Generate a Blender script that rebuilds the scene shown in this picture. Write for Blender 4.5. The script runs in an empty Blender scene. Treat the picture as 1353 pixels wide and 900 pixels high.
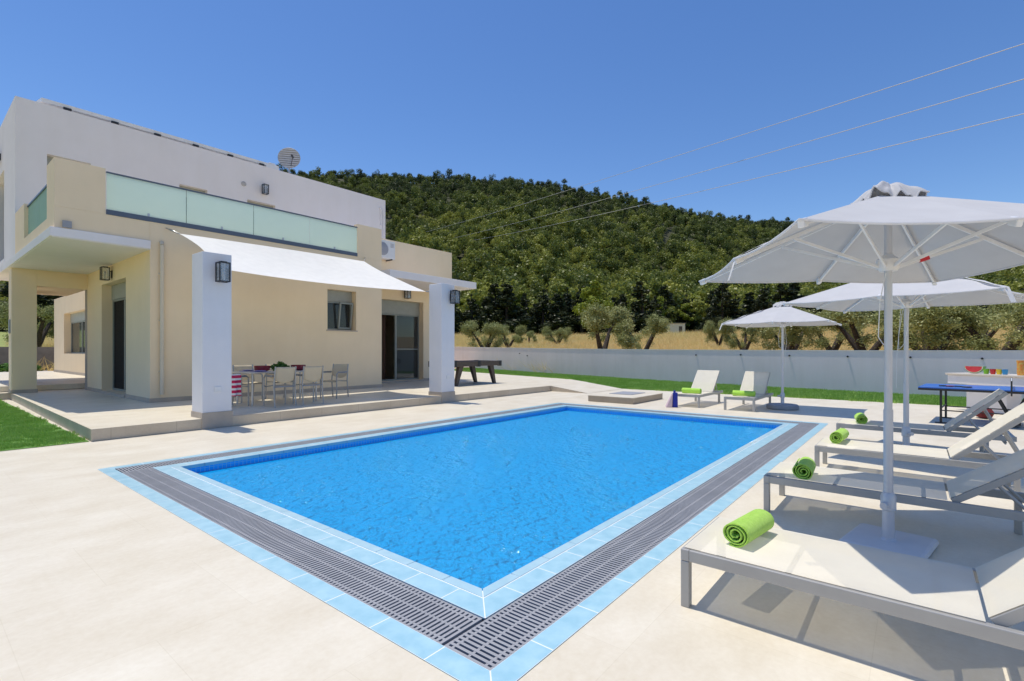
import bpy, math, random
import numpy as np
from mathutils import Matrix, Vector
R = math.radians
random.seed(7)
S = bpy.context.scene
COL = S.collection
CAMX, CAMY, CAMZ = -2.145, -1.957, 1.4
YAW = R(51.0)
UX, UY = math.cos(YAW), math.sin(YAW)

def c2w(lat, dep):
    """point given as metres to the right of / in front of the viewpoint -> world x, y"""
    return (CAMX + lat*UX + dep*UY, CAMY - lat*UY + dep*UX)

def field_z(x, y):
    r = math.hypot(x-CAMX, y-CAMY)
    if r < 20: return 0.0
    return 0.0003*(r-20)**2 + 0.015*(r-20)

# ------------------------------------------------------------------ materials
def nodes(m):
    m.use_nodes = True
    return m.node_tree.nodes, m.node_tree.links

def ramp2(n, l, fac, c0, c1, p0=0.35, p1=0.65):
    r = n.new('ShaderNodeValToRGB')
    r.color_ramp.elements[0].position = p0; r.color_ramp.elements[1].position = p1
    r.color_ramp.elements[0].color = (*c0, 1); r.color_ramp.elements[1].color = (*c1, 1)
    l.new(fac, r.inputs[0]); return r.outputs[0]

def noise(n, l, scale, detail=4, rough=0.55, vec=None):
    t = n.new('ShaderNodeTexNoise'); t.inputs['Scale'].default_value = scale
    t.inputs['Detail'].default_value = detail; t.inputs['Roughness'].default_value = rough
    if vec is None:
        c = n.new('ShaderNodeTexCoord'); vec = c.outputs['Object']
    l.new(vec, t.inputs['Vector']); return t.outputs['Fac']

def mat(name, c0, c1=None, scale=6.0, rough=0.6, metal=0.0, bump=0.0, bscale=60.0, spec=0.5, sheen=0.0, streak=0.0):
    m = bpy.data.materials.new(name); n, l = nodes(m); b = n['Principled BSDF']
    b.inputs['Roughness'].default_value = rough; b.inputs['Metallic'].default_value = metal
    b.inputs['Specular IOR Level'].default_value = spec
    if sheen: b.inputs['Sheen Weight'].default_value = sheen
    if c1 is None: c1 = tuple(x*0.93 for x in c0)
    base = ramp2(n, l, noise(n, l, scale), c0, c1)
    if streak:   # rain streaks and trowel patches
        tc = n.new('ShaderNodeTexCoord'); mp = n.new('ShaderNodeMapping'); mp.inputs['Scale'].default_value = (2.2, 2.2, 0.35); l.new(tc.outputs['Object'], mp.inputs[0])
        k = 1.0-streak
        st = ramp2(n, l, noise(n, l, 1.3, 6, 0.65, mp.outputs[0]), (k, k*0.995, k*0.98), (1,1,1), 0.30, 0.62)
        mx = n.new('ShaderNodeMix'); mx.data_type = 'RGBA'; mx.blend_type = 'MULTIPLY'; mx.inputs[0].default_value = 1.0
        l.new(base, mx.inputs[6]); l.new(st, mx.inputs[7]); base = mx.outputs[2]
        sp = ramp2(n, l, noise(n, l, 0.9, 8, 0.75), (k, k, k), (1,1,1), 0.38, 0.55)
        my = n.new('ShaderNodeMix'); my.data_type = 'RGBA'; my.blend_type = 'MULTIPLY'; my.inputs[0].default_value = 0.7
        l.new(base, my.inputs[6]); l.new(sp, my.inputs[7]); base = my.outputs[2]
    l.new(base, b.inputs['Base Color'])
    if bump:
        bp = n.new('ShaderNodeBump'); bp.inputs['Strength'].default_value = bump; bp.inputs['Distance'].default_value = 0.01
        l.new(noise(n, l, bscale, 3), bp.inputs['Height']); l.new(bp.outputs[0], b.inputs['Normal'])
    return m

def fabric(name, col, trans=0.25, transp=0.0, col2=None, weave=0.0):
    """woven cloth: diffuse + light passing through + open weave"""
    m = bpy.data.materials.new(name); n, l = nodes(m); out = n['Material Output']; n.remove(n['Principled BSDF'])
    d = n.new('ShaderNodeBsdfDiffuse'); t = n.new('ShaderNodeBsdfTranslucent')
    c = ramp2(n, l, noise(n, l, 5), col, col2 or tuple(x*0.95 for x in col))
    l.new(c, d.inputs[0]); l.new(c, t.inputs[0])
    bp = n.new('ShaderNodeBump'); bp.inputs['Strength'].default_value = 0.25; bp.inputs['Distance'].default_value = 0.004
    l.new(noise(n, l, 90, 2), bp.inputs['Height']); l.new(bp.outputs[0], d.inputs['Normal'])
    x = n.new('ShaderNodeMixShader'); x.inputs[0].default_value = trans
    l.new(d.outputs[0], x.inputs[1]); l.new(t.outputs[0], x.inputs[2]); last = x.outputs[0]
    if transp:
        tp = n.new('ShaderNodeBsdfTransparent'); y = n.new('ShaderNodeMixShader'); y.inputs[0].default_value = transp
        l.new(last, y.inputs[1]); l.new(tp.outputs[0], y.inputs[2]); last = y.outputs[0]
    l.new(last, out.inputs[0]); return m

def tile_mat(name, c0, c1, mortar, w, h, msize, rough=0.45, swap=False, offset=0.5, bump=0.12, contrast=1.0):
    m = bpy.data.materials.new(name); n, l = nodes(m); b = n['Principled BSDF']
    co = n.new('ShaderNodeTexCoord')
    br = n.new('ShaderNodeTexBrick'); br.offset = offset
    br.inputs['Scale'].default_value = 1.0; br.inputs['Brick Width'].default_value = w; br.inputs['Row Height'].default_value = h
    br.inputs['Mortar Size'].default_value = msize; br.inputs['Mortar Smooth'].default_value = 0.3; br.inputs['Bias'].default_value = 0.0
    br.inputs['Color1'].default_value = (1, 1, 1, 1); br.inputs['Color2'].default_value = (0.972, 0.965, 0.955, 1); br.inputs['Mortar'].default_value = (*mortar, 1)
    l.new(co.outputs['Object'], br.inputs['Vector'])
    mp = n.new('ShaderNodeMapping'); mp.inputs['Scale'].default_value = (0.9, 1.5, 1); l.new(co.outputs['Object'], mp.inputs[0])
    f1 = noise(n, l, 1.6, 8, 0.62, mp.outputs[0]); f2 = noise(n, l, 28, 4, 0.6)
    ad = n.new('ShaderNodeMath'); ad.operation = 'MULTIPLY_ADD'; ad.inputs[1].default_value = 0.3
    l.new(f2, ad.inputs[0]); 
    sc = n.new('ShaderNodeMath'); sc.operation = 'MULTIPLY'; sc.inputs[1].default_value = 0.7; l.new(f1, sc.inputs[0])
    l.new(sc.outputs[0], ad.inputs[2])
    st = ramp2(n, l, ad.outputs[0], c0, c1, 0.36, 0.66)
    mx = n.new('ShaderNodeMix'); mx.data_type = 'RGBA'; mx.blend_type = 'MULTIPLY'; mx.inputs[0].default_value = 1.0
    l.new(st, mx.inputs[6]); l.new(br.outputs['Color'], mx.inputs[7]); l.new(mx.outputs[2], b.inputs['Base Color'])
    b.inputs['Roughness'].default_value = rough; b.inputs['Specular IOR Level'].default_value = 0.3
    bp = n.new('ShaderNodeBump'); bp.inputs['Strength'].default_value = bump; bp.inputs['Distance'].default_value = 0.003
    l.new(ad.outputs[0], bp.inputs['Height']); l.new(bp.outputs[0], b.inputs['Normal'])
    return m

def leaf_mat(name, cols, trans=0.3, inst=False, stand=False):
    m = bpy.data.materials.new(name); n, l = nodes(m); out = n['Material Output']; n.remove(n['Principled BSDF'])
    a = n.new('ShaderNodeAttribute'); a.attribute_name = 'var'
    fac = a.outputs['Fac']
    if inst:
        oi = n.new('ShaderNodeObjectInfo'); ma = n.new('ShaderNodeMath'); ma.operation = 'MULTIPLY_ADD'; ma.inputs[1].default_value = 0.62
        m2 = n.new('ShaderNodeMath'); m2.operation = 'MULTIPLY'; m2.inputs[1].default_value = 0.38
        # stands of different age and species over the slope
        ns = n.new('ShaderNodeTexNoise'); ns.inputs['Scale'].default_value = 0.018; ns.inputs['Detail'].default_value = 3; l.new(oi.outputs['Location'], ns.inputs['Vector'])
        mm = n.new('ShaderNodeMath'); mm.operation = 'MULTIPLY_ADD'; mm.inputs[1].default_value = 1.5; mm.inputs[2].default_value = -0.75
        l.new(fac, m2.inputs[0]); l.new(oi.outputs['Random'], ma.inputs[0]); l.new(m2.outputs[0], ma.inputs[2]); fac = ma.outputs[0]
        if stand:   # stands of different age and kind over the slope, colour set paler low down, darker higher up
            ns = n.new('ShaderNodeTexNoise'); ns.inputs['Scale'].default_value = 0.02; ns.inputs['Detail'].default_value = 4; l.new(oi.outputs['Location'], ns.inputs['Vector'])
            sz = n.new('ShaderNodeSeparateXYZ'); l.new(oi.outputs['Location'], sz.inputs[0])
            hz = n.new('ShaderNodeMapRange'); hz.inputs[1].default_value = 5; hz.inputs[2].default_value = 150; hz.inputs[3].default_value = 0.38; hz.inputs[4].default_value = -0.16; l.new(sz.outputs[2], hz.inputs[0])
            ms = n.new('ShaderNodeMath'); ms.operation = 'MULTIPLY_ADD'; ms.inputs[1].default_value = 1.3; ms.inputs[2].default_value = -0.68; l.new(ns.outputs['Fac'], ms.inputs[0])
            a1 = n.new('ShaderNodeMath'); l.new(ms.outputs[0], a1.inputs[0]); l.new(hz.outputs[0], a1.inputs[1])
            a2 = n.new('ShaderNodeMath'); a2.use_clamp = True; l.new(a1.outputs[0], a2.inputs[0]); l.new(fac, a2.inputs[1]); fac = a2.outputs[0]
    r = n.new('ShaderNodeValToRGB'); e = r.color_ramp.elements
    while len(e) < len(cols): e.new(0.5)
    for i, c in enumerate(cols):
        e[i].position = i/(len(cols)-1); e[i].color = (*c, 1)
    l.new(fac, r.inputs[0])
    d = n.new('ShaderNodeBsdfDiffuse'); t = n.new('ShaderNodeBsdfTranslucent'); g = n.new('ShaderNodeBsdfGlossy'); g.inputs['Roughness'].default_value = 0.45
    l.new(r.outputs[0], d.inputs[0]); l.new(r.outputs[0], t.inputs[0])
    x = n.new('ShaderNodeMixShader'); x.inputs[0].default_value = trans; l.new(d.outputs[0], x.inputs[1]); l.new(t.outputs[0], x.inputs[2])
    y = n.new('ShaderNodeMixShader'); y.inputs[0].default_value = 0.03; l.new(x.outputs[0], y.inputs[1]); l.new(g.outputs[0], y.inputs[2])
    l.new(y.outputs[0], out.inputs[0]); return m

def glass_mat(name, tint, transp, rough=0.02, refl=1.0):
    """window glass: mirror reflection by Fresnel over a clear or tinted pane"""
    m = bpy.data.materials.new(name); n, l = nodes(m); out = n['Material Output']; n.remove(n['Principled BSDF'])
    g = n.new('ShaderNodeBsdfGlossy'); g.inputs['Roughness'].default_value = rough; g.inputs[0].default_value = (0.9, 0.93, 0.95, 1)
    t = n.new('ShaderNodeBsdfTransparent'); t.inputs[0].default_value = (*tint, 1)
    d = n.new('ShaderNodeBsdfDiffuse'); d.inputs[0].default_value = (*tint, 1)
    a = n.new('ShaderNodeMixShader'); a.inputs[0].default_value = transp; l.new(d.outputs[0], a.inputs[1]); l.new(t.outputs[0], a.inputs[2])
    f = n.new('ShaderNodeFresnel'); f.inputs[0].default_value = 1.5
    k = n.new('ShaderNodeMath'); k.operation = 'MULTIPLY'; k.inputs[1].default_value = refl; l.new(f.outputs[0], k.inputs[0])
    b = n.new('ShaderNodeMixShader'); l.new(k.outputs[0], b.inputs[0]); l.new(a.outputs[0], b.inputs[1]); l.new(g.outputs[0], b.inputs[2])
    l.new(b.outputs[0], out.inputs[0]); return m

M = {}
M['cream'] = mat('cream_render', (0.92, 0.745, 0.51), (0.89, 0.72, 0.49), 1.4, 0.85, bump=0.2, bscale=90, streak=0.022)
M['white'] = mat('white_render', (0.87, 0.83, 0.82), (0.845, 0.805, 0.795), 1.1, 0.85, bump=0.2, bscale=90, streak=0.022)
M['pillar'] = mat('pillar_render', (0.80, 0.79, 0.81), (0.77, 0.765, 0.79), 2.2, 0.8, bump=0.2, bscale=90, streak=0.02)
M['garden_wall'] = mat('garden_wall_render', (0.87, 0.79, 0.81), (0.80, 0.725, 0.745), 0.9, 0.85, bump=0.25, bscale=50, streak=0.05)
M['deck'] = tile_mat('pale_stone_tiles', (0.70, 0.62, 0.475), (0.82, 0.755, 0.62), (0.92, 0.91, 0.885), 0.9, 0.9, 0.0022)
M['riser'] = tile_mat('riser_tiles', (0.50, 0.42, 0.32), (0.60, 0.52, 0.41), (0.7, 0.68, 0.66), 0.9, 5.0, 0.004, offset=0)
M['skirting'] = mat('skirting_tile', (0.50, 0.42, 0.34), (0.44, 0.37, 0.30), 5, 0.5)
M['coping'] = mat('pale_blue_tile', (0.33, 0.57, 0.67), (0.43, 0.66, 0.745), 9, 0.3)
M['coping_lip'] = mat('pale_blue_lip', (0.45, 0.64, 0.71), (0.39, 0.59, 0.67), 9, 0.3)
M['grout'] = mat('white_grout', (0.85, 0.87, 0.88), None, 9, 0.7)
M['grate'] = mat('grey_plastic_grate', (0.375, 0.375, 0.385), (0.33, 0.33, 0.34), 3, 0.45)
M['gutter'] = mat('dark_gutter', (0.03, 0.04, 0.06), None, 4, 0.6)
M['alu'] = mat('taupe_aluminium', (0.43, 0.42, 0.40), (0.40, 0.39, 0.375), 8, 0.42, 0.25)
M['pole'] = mat('light_grey_pole', (0.62, 0.63, 0.66), (0.59, 0.60, 0.63), 5, 0.35, 0.2)
M['plastic_white'] = mat('white_plastic', (0.80, 0.80, 0.80), None, 9, 0.4)
M['sling'] = fabric('cream_mesh_sling', (0.93, 0.87, 0.73), 0.18, 0.18)
M['chair_sling'] = fabric('beige_chair_mesh', (0.74, 0.64, 0.47), 0.15, 0.1)
M['steel_dull'] = mat('dull_steel', (0.40, 0.40, 0.41), None, 6, 0.35, 0.7)
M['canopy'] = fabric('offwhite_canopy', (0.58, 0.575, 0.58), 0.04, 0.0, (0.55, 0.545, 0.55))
M['hem'] = fabric('white_hem', (0.82, 0.82, 0.83), 0.4)
M['sail'] = fabric('white_sail', (0.96, 0.94, 0.88), 0.2)
M['towel'] = mat('lime_towel', (0.56, 0.90, 0.13), (0.47, 0.82, 0.09), 40, 0.95, bump=0.9, bscale=260, spec=0.1, sheen=0.3)
M['black'] = mat('black_metal', (0.02, 0.02, 0.022), None, 9, 0.45)
M['dark_grey'] = mat('dark_grey_base', (0.20, 0.21, 0.24), (0.17, 0.18, 0.21), 6, 0.6)
M['mid_grey'] = mat('grey_base', (0.34, 0.35, 0.38), (0.30, 0.31, 0.34), 6, 0.6)
M['pale_base'] = mat('pale_base', (0.70, 0.695, 0.70), (0.66, 0.655, 0.66), 6, 0.5)
M['frame'] = mat('grey_green_frame', (0.27, 0.29, 0.26), None, 6, 0.45)
M['shutter'] = mat('grey_green_shutter', (0.36, 0.37, 0.33), (0.33, 0.34, 0.30), 6, 0.5)
M['rail'] = mat('slate_rail', (0.10, 0.13, 0.18), None, 6, 0.4)
M['pane'] = glass_mat('window_pane', (0.42, 0.46, 0.48), 0.92, 0.01, 0.75)
M['pane_dark'] = glass_mat('dark_pane', (0.25, 0.24, 0.25), 0.9, 0.02, 0.12)
M['frost'] = fabric('frosted_green_glass', (0.78, 0.90, 0.84), 0.55, 0.08, (0.77, 0.89, 0.83))
M['frost_dark'] = fabric('green_glass', (0.42, 0.62, 0.52), 0.35, 0.25, (0.40, 0.60, 0.50))
M['lamp_glass'] = glass_mat('lantern_glass', (0.85, 0.88, 0.9), 0.75, 0.03)
M['bulb'] = mat('white_bulb', (0.8, 0.8, 0.78), None, 9, 0.3)
M['pipe'] = mat('cream_pipe', (0.72, 0.63, 0.48), None, 4, 0.5)
M['ac'] = mat('white_ac', (0.74, 0.74, 0.72), None, 4, 0.5)
M['solar'] = mat('dark_solar_glass', (0.015, 0.02, 0.05), None, 4, 0.12)
M['solar_back'] = mat('white_backsheet', (0.82, 0.81, 0.78), None, 4, 0.5)
M['dish'] = mat('grey_dish', (0.50, 0.48, 0.46), (0.40, 0.39, 0.38), 14, 0.5)
M['bark'] = mat('dark_bark', (0.03, 0.022, 0.016), (0.085, 0.062, 0.045), 9, 0.9, bump=0.6, bscale=20)
M['wood_dark'] = mat('dark_wood', (0.09, 0.065, 0.05), (0.06, 0.042, 0.035), 12, 0.4)
M['felt'] = mat('red_felt', (0.34, 0.05, 0.04), None, 30, 0.95)
M['table_blue'] = mat('blue_table', (0.02, 0.13, 0.52), (0.025, 0.15, 0.56), 4, 0.3)
M['red'] = mat('red_plastic', (0.60, 0.03, 0.04), None, 6, 0.35)
M['green_plastic'] = mat('green_plastic', (0.20, 0.55, 0.03), None, 6, 0.35)
M['yellow'] = mat('yellow_plastic', (0.85, 0.62, 0.04), None, 6, 0.35)
M['blue'] = mat('blue_plastic', (0.03, 0.30, 0.62), None, 6, 0.35)
M['navy'] = mat('navy_fabric', (0.01, 0.03, 0.36), (0.01, 0.02, 0.26), 30, 0.7)
M['pink'] = mat('pale_pink_fabric', (0.66, 0.50, 0.54), None, 20, 0.8)
M['purple'] = mat('purple_plastic', (0.24, 0.08, 0.55), None, 6, 0.4)
M['lavender'] = mat('lavender_mat', (0.42, 0.36, 0.62), None, 6, 0.6)
M['bowl_red'] = mat('dark_red_ceramic', (0.25, 0.015, 0.03), None, 6, 0.3)
M['steel'] = mat('brushed_steel', (0.55, 0.55, 0.56), None, 6, 0.3, 0.85)
M['counter'] = mat('counter_render', (0.80, 0.78, 0.78), (0.76, 0.74, 0.75), 3, 0.7)
M['counter_top'] = mat('counter_slab', (0.74, 0.66, 0.55), None, 3, 0.4)
M['darkred'] = mat('dark_red_fabric', (0.13, 0.01, 0.015), (0.2, 0.02, 0.02), 30, 0.8)
M['orange'] = mat('orange_print', (0.85, 0.22, 0.03), (0.75, 0.55, 0.12), 26, 0.5)
M['melon_red'] = mat('melon_flesh', (0.72, 0.06, 0.07), (0.66, 0.04, 0.05), 16, 0.5)
M['melon_white'] = mat('melon_rind_inner', (0.75, 0.80, 0.60), None, 12, 0.5)
M['melon_green'] = mat('melon_rind', (0.05, 0.22, 0.03), (0.16, 0.40, 0.08), 20, 0.4)
M['concrete'] = mat('raw_concrete', (0.26, 0.24, 0.22), (0.20, 0.185, 0.17), 3, 0.9, bump=0.3, bscale=20)
M['stone'] = mat('field_stone', (0.45, 0.43, 0.40), (0.30, 0.28, 0.26), 5, 0.9, bump=0.5, bscale=12)
M['road'] = mat('dusty_road', (0.50, 0.44, 0.36), (0.42, 0.37, 0.30), 0.5, 0.95)
M['wire'] = mat('grey_wire', (0.62, 0.60, 0.58), None, 2, 0.6)
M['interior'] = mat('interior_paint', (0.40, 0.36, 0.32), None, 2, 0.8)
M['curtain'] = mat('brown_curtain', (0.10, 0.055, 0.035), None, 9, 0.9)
M['grass'] = leaf_mat('lawn_blades', [(0.19, 0.36, 0.05), (0.30, 0.51, 0.09), (0.45, 0.62, 0.19)], 0.25, True)
M['soil'] = mat('lawn_mat', (0.14, 0.28, 0.05), (0.11, 0.23, 0.04), 20, 0.95)
M['dry'] = leaf_mat('dry_grass_blades', [(0.60, 0.42, 0.17), (0.80, 0.61, 0.28), (0.48, 0.47, 0.15)], 0.25, True)
M['olive'] = leaf_mat('olive_leaves', [(0.16, 0.18, 0.055), (0.32, 0.345, 0.12), (0.54, 0.54, 0.25)], 0.25)
M['bush'] = leaf_mat('green_leaves', [(0.04, 0.12, 0.02), (0.10, 0.22, 0.04), (0.2, 0.32, 0.08)], 0.3)
M['pine'] = leaf_mat('pine_needles', [(0.12, 0.16, 0.02), (0.26, 0.31, 0.03), (0.44, 0.46, 0.06)], 0.3)
M['conifer'] = leaf_mat('dark_conifer_needles', [(0.018, 0.026, 0.012), (0.038, 0.05, 0.02), (0.075, 0.085, 0.03)], 0.12)
M['forest'] = leaf_mat('hill_pine_needles', [(0.055, 0.075, 0.026), (0.105, 0.135, 0.034), (0.20, 0.235, 0.044), (0.35, 0.36, 0.065)], 0.34, True, True)

def striped():
    m = bpy.data.materials.new('red_white_stripes'); n, l = nodes(m); b = n['Principled BSDF']
    co = n.new('ShaderNodeTexCoord'); sp = n.new('ShaderNodeSeparateXYZ'); l.new(co.outputs['Object'], sp.inputs[0])
    mu = n.new('ShaderNodeMath'); mu.operation = 'MULTIPLY'; mu.inputs[1].default_value = 9.5; l.new(sp.outputs['Z'], mu.inputs[0])
    fr = n.new('ShaderNodeMath'); fr.operation = 'FRACT'; l.new(mu.outputs[0], fr.inputs[0])
    gt = n.new('ShaderNodeMath'); gt.operation = 'GREATER_THAN'; gt.inputs[1].default_value = 0.42; l.new(fr.outputs[0], gt.inputs[0])
    mx = n.new('ShaderNodeMix'); mx.data_type = 'RGBA'; l.new(gt.outputs[0], mx.inputs[0])
    mx.inputs[6].default_value = (0.85, 0.80, 0.78, 1); mx.inputs[7].default_value = (0.62, 0.03, 0.10, 1)
    l.new(mx.outputs[2], b.inputs['Base Color']); b.inputs['Roughness'].default_value = 0.95
    return m
M['stripes'] = striped()

def mosaic(name, wall):
    m = bpy.data.materials.new(name); n, l = nodes(m); b = n['Principled BSDF']
    co = n.new('ShaderNodeTexCoord'); vec = co.outputs['Object']
    if wall:
        sp = n.new('ShaderNodeSeparateXYZ'); l.new(vec, sp.inputs[0]); ad = n.new('ShaderNodeMath'); l.new(sp.outputs[0], ad.inputs[0]); l.new(sp.outputs[1], ad.inputs[1])
        cb = n.new('ShaderNodeCombineXYZ'); l.new(ad.outputs[0], cb.inputs[0]); l.new(sp.outputs[2], cb.inputs[1]); vec = cb.outputs[0]
    br = n.new('ShaderNodeTexBrick'); br.offset = 0.0
    br.inputs['Scale'].default_value = 1.0; br.inputs['Brick Width'].default_value = 0.05; br.inputs['Row Height'].default_value = 0.05
    br.inputs['Mortar Size'].default_value = 0.003; br.inputs['Mortar Smooth'].default_value = 0.2
    br.inputs['Color1'].default_value = (0.003, 0.42, 0.98, 1); br.inputs['Color2'].default_value = (0.006, 0.46, 1.0, 1); br.inputs['Mortar'].default_value = (0.35, 0.62, 0.88, 1)
    l.new(vec, br.inputs['Vector']); l.new(br.outputs[0], b.inputs['Base Color']); b.inputs['Roughness'].default_value = 0.35
    return m
M['mosaic_wall'] = mosaic('blue_mosaic_wall', True); M['mosaic_floor'] = mosaic('blue_mosaic_floor', False)

def water():
    m = bpy.data.materials.new('pool_water'); n, l = nodes(m); out = n['Material Output']; n.remove(n['Principled BSDF'])
    co = n.new('ShaderNodeTexCoord')
    mp = n.new('ShaderNodeMapping'); mp.inputs['Rotation'].default_value = (0, 0, R(-39)); mp.inputs['Scale'].default_value = (1, 1, 1)
    l.new(co.outputs['Object'], mp.inputs[0])
    f1 = noise(n, l, 9.0, 2, 0.5, mp.outputs[0]); f2 = noise(n, l, 23, 2, 0.5, mp.outputs[0])
    ad = n.new('ShaderNodeMath'); ad.operation = 'MULTIPLY_ADD'; ad.inputs[1].default_value = 0.45; l.new(f2, ad.inputs[0]); l.new(f1, ad.inputs[2])
    bp = n.new('ShaderNodeBump'); bp.inputs['Strength'].default_value = 1.0; bp.inputs['Distance'].default_value = 0.115
    l.new(ad.outputs[0], bp.inputs['Height'])
    g = n.new('ShaderNodeBsdfGlossy'); g.inputs['Roughness'].default_value = 0.03; l.new(bp.outputs[0], g.inputs['Normal'])
    t = n.new('ShaderNodeBsdfTransparent'); t.inputs[0].default_value = (0.80, 0.97, 1.0, 1)
    rf = n.new('ShaderNodeBsdfRefraction'); rf.inputs['IOR'].default_value = 1.33; rf.inputs['Roughness'].default_value = 0.0
    rf.inputs[0].default_value = (0.80, 0.97, 1.0, 1); l.new(bp.outputs[0], rf.inputs['Normal'])
    a = n.new('ShaderNodeMixShader'); a.inputs[0].default_value = 0.12; l.new(t.outputs[0], a.inputs[1]); l.new(rf.outputs[0], a.inputs[2])
    d = n.new('ShaderNodeBsdfDiffuse'); d.inputs[0].default_value = (0.002, 0.46, 1.0, 1); l.new(bp.outputs[0], d.inputs['Normal'])
    a2 = n.new('ShaderNodeMixShader'); a2.inputs[0].default_value = 0.70; l.new(a.outputs[0], a2.inputs[1]); l.new(d.outputs[0], a2.inputs[2])
    f = n.new('ShaderNodeFresnel'); f.inputs[0].default_value = 1.33
    fm = n.new('ShaderNodeMath'); fm.operation = 'MULTIPLY'; fm.inputs[1].default_value = 0.42; l.new(f.outputs[0], fm.inputs[0])
    b = n.new('ShaderNodeMixShader'); l.new(fm.outputs[0], b.inputs[0]); l.new(a2.outputs[0], b.inputs[1]); l.new(g.outputs[0], b.inputs[2])
    l.new(b.outputs[0], out.inputs[0]); return m
M['water'] = water()

# ------------------------------------------------------------------ mesh tools
class MB:
    def __init__(self): self.v = []; self.f = []
    def add(self, vs, fs, mx=None):
        o = len(self.v)
        self.v += [tuple(mx @ Vector(p)) if mx else tuple(p) for p in vs]
        self.f += [tuple(i+o for i in q) for q in fs]
        return self
    def box(self, x0, x1, y0, y1, z0, z1, mx=None):
        return self.add([(x0,y0,z0),(x1,y0,z0),(x1,y1,z0),(x0,y1,z0),(x0,y0,z1),(x1,y0,z1),(x1,y1,z1),(x0,y1,z1)],
                        [(3,2,1,0),(4,5,6,7),(0,1,5,4),(1,2,6,5),(2,3,7,6),(3,0,4,7)], mx)
    def quad(self, a, b, c, d): return self.add([a,b,c,d], [(0,1,2,3)])
    def prism(self, poly, z0, z1, mx=None):
        n = len(poly)
        return self.add([(x,y,z0) for x,y in poly]+[(x,y,z1) for x,y in poly],
                 [tuple(range(n-1,-1,-1)), tuple(range(n,2*n))]+[(i,(i+1)%n,n+(i+1)%n,n+i) for i in range(n)], mx)
    def bar(self, a, b, w, h, up=(0,0,1)):
        """rectangular bar from a to b, w across, h along 'up'"""
        a, b = Vector(a), Vector(b); d = (b-a).normalized(); u = Vector(up)
        s = d.cross(u).normalized(); u = s.cross(d).normalized()
        p = []
        for q in (a, b):
            for i, j in ((-1,-1),(1,-1),(1,1),(-1,1)): p.append(q + s*(i*w/2) + u*(j*h/2))
        return self.add(p, [(3,2,1,0),(4,5,6,7),(0,1,5,4),(1,2,6,5),(2,3,7,6),(3,0,4,7)])
    def tube(self, pts, r, n=8, closed=False):
        pts = [Vector(p) for p in pts]; k = len(pts); rr = r if isinstance(r, (list, tuple)) else [r]*k
        o = len(self.v); ref = None
        for i, p in enumerate(pts):
            d = (pts[(i+1) % k]-pts[i-1]) if closed else (pts[min(i+1,k-1)]-pts[max(i-1,0)])
            d.normalize()
            if ref is None: ref = Vector((0,0,1)) if abs(d.z) < 0.9 else Vector((1,0,0))
            s = d.cross(ref).normalized(); u = s.cross(d).normalized(); ref = u
            for j in range(n):
                a = 2*math.pi*j/n; self.v.append(tuple(p + s*(rr[i]*math.cos(a)) + u*(rr[i]*math.sin(a))))
        for i in range(k if closed else k-1):
            i2 = (i+1) % k
            for j in range(n): self.f.append((o+i*n+j, o+i*n+(j+1)%n, o+i2*n+(j+1)%n, o+i2*n+j))
        if not closed:
            self.f.append(tuple(o+j for j in range(n-1,-1,-1))); self.f.append(tuple(o+(k-1)*n+j for j in range(n)))
        return self
    def lathe(self, prof, c=(0,0,0), n=24, sx=1, sy=1):
        o = len(self.v); k = len(prof)
        for r, z in prof:
            for j in range(n):
                a = 2*math.pi*j/n; self.v.append((c[0]+sx*r*math.cos(a), c[1]+sy*r*math.sin(a), c[2]+z))
        for i in range(k-1):
            for j in range(n): self.f.append((o+i*n+j, o+i*n+(j+1)%n, o+(i+1)*n+(j+1)%n, o+(i+1)*n+j))
        self.f.append(tuple(o+j for j in range(n-1,-1,-1))); self.f.append(tuple(o+(k-1)*n+j for j in range(n)))
        return self
    def grid(self, fn, nu, nv):
        o = len(self.v)
        for i in range(nu+1):
            for j in range(nv+1): self.v.append(tuple(fn(i/nu, j/nv)))
        for i in range(nu):
            for j in range(nv):
                a = o+i*(nv+1)+j; self.f.append((a, a+nv+1, a+nv+2, a+1))
        return self
    def build(self, name, m, parent=None, smooth=False, bevel=0.0, angle=40):
        me = bpy.data.meshes.new(name); me.from_pydata(self.v, [], self.f); me.update()
        me.materials.append(m if not isinstance(m, str) else M[m])
        if smooth:
            me.polygons.foreach_set('use_smooth', [True]*len(me.polygons)); me.set_sharp_from_angle(angle=R(angle))
        o = bpy.data.objects.new(name, me); COL.objects.link(o)
        if parent: o.parent = parent
        if bevel:
            b = o.modifiers.new('bevel', 'BEVEL'); b.width = bevel; b.segments = 2; b.limit_method = 'ANGLE'; b.angle_limit = R(40)
        return o

def split(mb, name, m, parent, post=None, **kw):
    """one object per separate piece of the builder"""
    par = list(range(len(mb.v)))
    def find(i):
        while par[i] != i: par[i] = par[par[i]]; i = par[i]
        return i
    for f in mb.f:
        for i in f[1:]: par[find(i)] = find(f[0])
    groups = {}
    for f in mb.f: groups.setdefault(find(f[0]), []).append(f)
    for fs in groups.values():
        ids = sorted({i for f in fs for i in f}); ix = {i:k for k,i in enumerate(ids)}
        q = MB(); q.v = [mb.v[i] for i in ids]; q.f = [tuple(ix[i] for i in f) for f in fs]
        o = q.build(name, m, parent, **kw)
        if post: post(o)

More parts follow.
